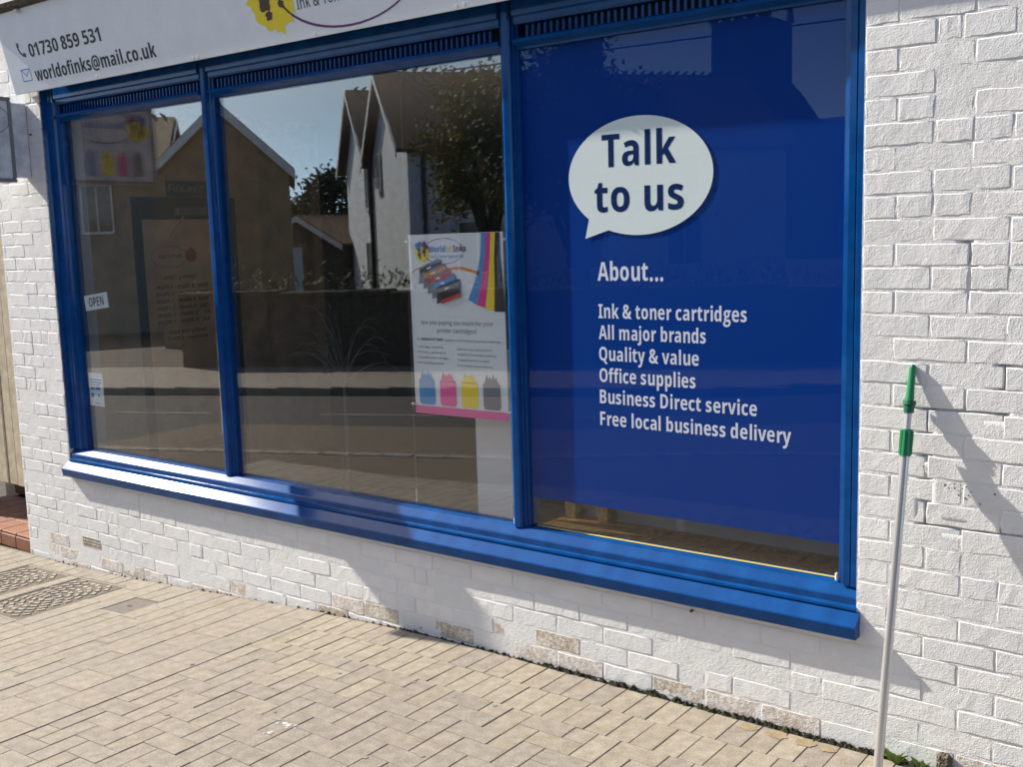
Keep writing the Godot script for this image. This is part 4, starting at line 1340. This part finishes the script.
func opposite_side() -> void:
	# stone garden wall along the back of the far pavement
	var w := thing("garden_wall", "dark stone garden wall across the road, mirrored in the glass", "wall", sp(-6.0, 7.3, 0.0))
	w.rotation.y = TURN
	var st := begin()
	add_box(st, Vector3(-5.6, -0.6, -0.15), Vector3(14.0, 1.12, 0.15))
	part("wall", finish(st), M.stone, w)
	for i in 28: part("coping_stone", box(Vector3(-5.6 + 0.7 * i, 1.121, -0.2), Vector3(-4.92 + 0.7 * i, 1.2 + 0.015 * (i % 3), 0.2), 0.02), M.stone, w)
	st = begin()
	rng.seed = 5
	for i in 2600:
		var p := Vector3(rng.randf_range(-5.4, 13.5), 1.25 + absf(rng.randfn()) * 0.16, rng.randfn() * 0.25 + 0.25)
		var u := Vector3(rng.randfn(), rng.randfn(), rng.randfn()).normalized() * 0.07
		var v := u.cross(Vector3.UP).normalized() * 0.035
		st.set_color(Color(0.05, 0.065, 0.02) * rng.randf_range(0.6, 1.3))
		tri(st, p - u, p + v, p + u)
	var hd := thing("hedge", "low clipped hedge on top of the garden wall across the road", "hedge", w.position)
	hd.rotation.y = TURN
	part("foliage", finish(st), M.foliage[0], hd)

	# ochre gabled building
	var o := thing("ochre_house", "ochre rendered house with a single wide gable, mirrored in the left pane", "house", Vector3.ZERO)
	gable_house(o, Vector3(-20.2, 0, 11.14), Vector3(0.66, 0, 0.751), Vector3(-0.751, 0, 0.66), 3.0, 9.0, 3.45, 4.85, M.house_ochre, M.roof, 0.15)
	var o2 := thing("mossy_roofed_house", "house with a mossy tiled roof behind the ochre gable", "house", Vector3.ZERO)
	gable_house(o2, Vector3(-25.2, -0.3, 14.6), Vector3(-0.751, 0, 0.66), Vector3(-0.66, 0, -0.751), 8.0, 16.0, 3.9, 5.9, M.house_taupe, M.roof_mossy, 0.3)
	house_window(o2, Vector3(-25.2, 0, 14.6) + Vector3(-0.66, 0, -0.751) * 1.55 + Vector3(0, 2.15, 0), Vector3(0.66, 0, 0.751), Vector3(0.751, 0, -0.66), 0.75, 1.25)

	# white house with two gables, turned to the sun
	var al := Vector3(-0.8, 0, 0.6)
	var bk := Vector3(0.6, 0, 0.8)
	var wh := thing("white_gabled_house", "tall white house with twin steep gables, mirrored in the middle pane", "house", Vector3.ZERO)
	gable_house(wh, Vector3(-17.64, 0, 17.0) + al * 0.7, al, bk, 6.1, 11.0, 4.15, 6.35, M.house_white, M.roof, 0.3)
	gable_house(wh, Vector3(-17.64, -0.2, 17.0) + al * 6.85, al, bk, 6.3, 9.0, 4.5, 6.85, M.house_white, M.roof, 0.3)
	var face := -bk
	var c0 := Vector3(-17.64, 0, 17.0)
	house_window(wh, c0 + al * 7.7 + Vector3(0, 2.7, 0), al, face, 0.9, 1.3)
	house_window(wh, c0 + al * 5.3 + Vector3(0, 3.2, 0), al, face, 0.7, 1.0)
	house_window(wh, c0 + al * 8.0 + Vector3(0, 0.4, 0), al, face, 0.8, 1.2)
	part("drainpipe", tube(c0 + al * 6.8 + face * 0.08 + Vector3(0, -0.5, 0), c0 + al * 6.8 + face * 0.08 + Vector3(0, 4.4, 0), 0.07, 0.07, 8), M.dark_metal, wh)
	for q in [[0.55, 11.0, 4.0], [6.85, 8.5, 4.35]]:
		part("gutter", tube(c0 + al * q[0] + bk * -0.3 + Vector3(0, q[2], 0), c0 + al * q[0] + bk * q[1] + Vector3(0, q[2], 0), 0.07, 0.07, 7), M.dark_metal, wh)
	var chim := begin()
	var cb := c0 + al * 3.75 + bk * 6.0
	add_box(chim, cb + Vector3(-0.5, 5.6, -0.35), cb + Vector3(0.5, 7.6, 0.35), 0.04)
	for q in [-0.25, 0.25]: add_tube(chim, cb + Vector3(q, 7.6, 0), cb + Vector3(q, 8.0, 0), 0.14, 0.11, 8)
	part("chimney", finish(chim), M.roof, wh)
	part("drainpipe", tube(c0 + al * 0.62 + bk * 0.4 - al * 0.0 + Vector3(0, -0.5, 0), c0 + al * 0.62 + bk * 0.4 + Vector3(0, 4.0, 0), 0.06, 0.06, 7), M.dark_metal, wh)
	for k in 3: house_window(wh, c0 + al * 0.7 + bk * (1.8 + 3.0 * k) + Vector3(0, 2.7, 0), bk, -al, 0.9, 1.1)
	for k in 3: house_window(wh, c0 + al * 0.7 + bk * (1.8 + 3.0 * k) + Vector3(0, 0.8, 0), bk, -al, 1.0, 1.3)

	# low building between the two
	var gr := thing("low_garage", "low dark garage between the ochre house and the white house", "garage", Vector3.ZERO)
	gable_house(gr, Vector3(-32.0, -0.4, 24.0), Vector3(1, 0, 0), Vector3(0, 0, 1), 4.4, 6.0, 2.0, 3.0, M.dark_stone, M.roof, 0.2)
	var gp := thing("gate_pier", "pale square gate pier standing behind the garden wall", "gate pier", Vector3(-18.9, -0.5, 14.0))
	part("shaft", box(Vector3(-0.16, 0, -0.16), Vector3(0.16, 2.1, 0.16), 0.02), M.house_white, gp)
	part("cap", box(Vector3(-0.2, 2.1, -0.2), Vector3(0.2, 2.18, 0.2), 0.02), M.far_slab, gp)

	# church
	var ch := thing("church", "dark stone church with a square pinnacled tower, mirrored in the right pane", "church", Vector3(-37.7, -1.0, 80.0))
	part("tower", box(Vector3(-2.45, 0, -2.4), Vector3(2.45, 19.0, 2.4), 0.1), M.dark_stone, ch)
	st = begin()
	for i in 5: add_box(st, Vector3(-2.5 + 1.06 * i, 19.0, -2.5), Vector3(-1.9 + 1.06 * i, 19.8, -2.1))
	part("battlement", finish(st), M.dark_stone, ch)
	for s in [[-2.3, -2.2], [2.3, -2.2], [-2.3, 2.2], [2.3, 2.2]]:
		part("pinnacle", tube(Vector3(s[0], 19.0, s[1]), Vector3(s[0], 21.6, s[1]), 0.35, 0.04, 6), M.dark_stone, ch)
	for y in [6.0, 14.0]: part("belfry_window", box(Vector3(-0.6, y, -2.46), Vector3(0.6, y + 2.4, -2.38)), M.window_dark, ch)
	st = begin()
	for q in [[2.5, 8.0, 14.2, 11.2, 11.2], [-14.0, -2.5, 15.0, 15.0, 15.0]]:
		add_profile(st, PackedVector2Array([Vector2(-3.0, 0.0), Vector2(-3.0, 8.5), Vector2(2.0, q[4]), Vector2(7.0, 8.5), Vector2(7.0, 0.0)]), q[0], q[1])
	part("nave", finish(st), M.dark_stone, ch)
	st = begin()
	add_flat(st, PackedVector2Array([Vector2(2.45, 0), Vector2(4.9, 0), Vector2(4.9, 11.2), Vector2(3.5, 13.2), Vector2(2.45, 14.4)]), -2.0)
	add_flat(st, PackedVector2Array([Vector2(2.45, 0), Vector2(4.9, 0), Vector2(4.9, 11.2), Vector2(3.5, 13.2), Vector2(2.45, 14.4)]), 2.0)
	quad(st, Vector3(2.45, 14.4, -2), Vector3(3.5, 13.2, -2), Vector3(3.5, 13.2, 2), Vector3(2.45, 14.4, 2))
	quad(st, Vector3(3.5, 13.2, -2), Vector3(4.9, 11.2, -2), Vector3(4.9, 11.2, 2), Vector3(3.5, 13.2, 2))
	part("buttress", finish(st), M.dark_stone, ch)
	var rt := thing("terrace", "long dark roofed terrace beside the church tower", "house", Vector3(-30.0, -1.0, 78.0))
	part("wall", box(Vector3(-3.0, 0, 0), Vector3(40.0, 7.5, 8.0)), M.dark_stone, rt)
	st = begin()
	add_profile(st, PackedVector2Array([Vector2(-0.4, 7.5), Vector2(4.0, 11.2), Vector2(8.4, 7.5)]), -3.2, 40.2)
	part("roof", finish(st), M.roof, rt)

	# unseen terrace and shop row out of view, placed to cut skylight from the right
	var bt := thing("unseen_brick_terrace", "plain brick terrace across the road, out of view to the right, placed to darken the window uprights", "house", Vector3(-3.0, 0, 13.0))
	gable_house(bt, Vector3(0, 0, 0), Vector3(0, 0, 1), Vector3(1, 0, 0), 8.0, 34.0, 5.4, 8.2, M.terracotta, M.roof, 0.3)
	for i in 8:
		for y in [0.9, 3.3]: house_window(bt, Vector3(2.4 + 4.0 * i, y, -0.01), Vector3(-1, 0, 0), Vector3(0, 0, -1), 1.1, 1.4)
	var nr := thing("unseen_rendered_row", "plain rendered shop row beyond the wall's right end, out of view, placed to cut skylight from the right", "building", Vector3(3.25, 0, 0))
	part("wall", box(Vector3(0, -0.3, -8.0), Vector3(22.0, 6.2, -0.02)), M.render, nr)
	part("roof", box(Vector3(-0.04, 6.2, -8.2), Vector3(22.2, 6.4, 0.2)), M.roof, nr)
	# trees
	var dark := [Color(0.035, 0.05, 0.018), Color(0.05, 0.065, 0.02), Color(0.025, 0.04, 0.015)]
	var autumn := [Color(0.20, 0.21, 0.06), Color(0.27, 0.24, 0.07), Color(0.12, 0.15, 0.04), Color(0.36, 0.20, 0.05)]
	tree("garden_tree", "leafy dark tree mirrored at the blue panel's upper left", Vector3(-10.0, -0.3, 13.2), Vector3(0, 3.9, 0), Vector3(2.3, 1.75, 2.0), 11000, 0.075, dark, 3)
	tree("garden_tree", "tree turning yellow before the white house, mirrored in the middle pane", Vector3(-12.7, -0.3, 13.9), Vector3(0, 3.8, 0), Vector3(1.5, 1.9, 1.3), 9500, 0.07, autumn, 8)
	tree("distant_tree", "distant rounded tree in the gap left of the white house", Vector3(-34.3, -0.6, 30.0), Vector3(0, 3.7, 0), Vector3(2.0, 1.7, 2.0), 4500, 0.13, dark, 13)
	tree("distant_tree", "distant lower bushy tree beside the ochre gable's eave", Vector3(-37.6, -0.6, 31.0), Vector3(0, 3.1, 0), Vector3(2.0, 1.3, 2.0), 4000, 0.13, dark, 17)
	# overhead wire
	var wr := thing("overhead_wire", "thin overhead wire crossing the mirrored sky", "wire", Vector3(-10.0, 4.32, 9.5))
	part("wire", tube(Vector3.ZERO, Vector3(14.0, -0.22, 0.0), 0.012, 0.012, 5), M.ink, wr)
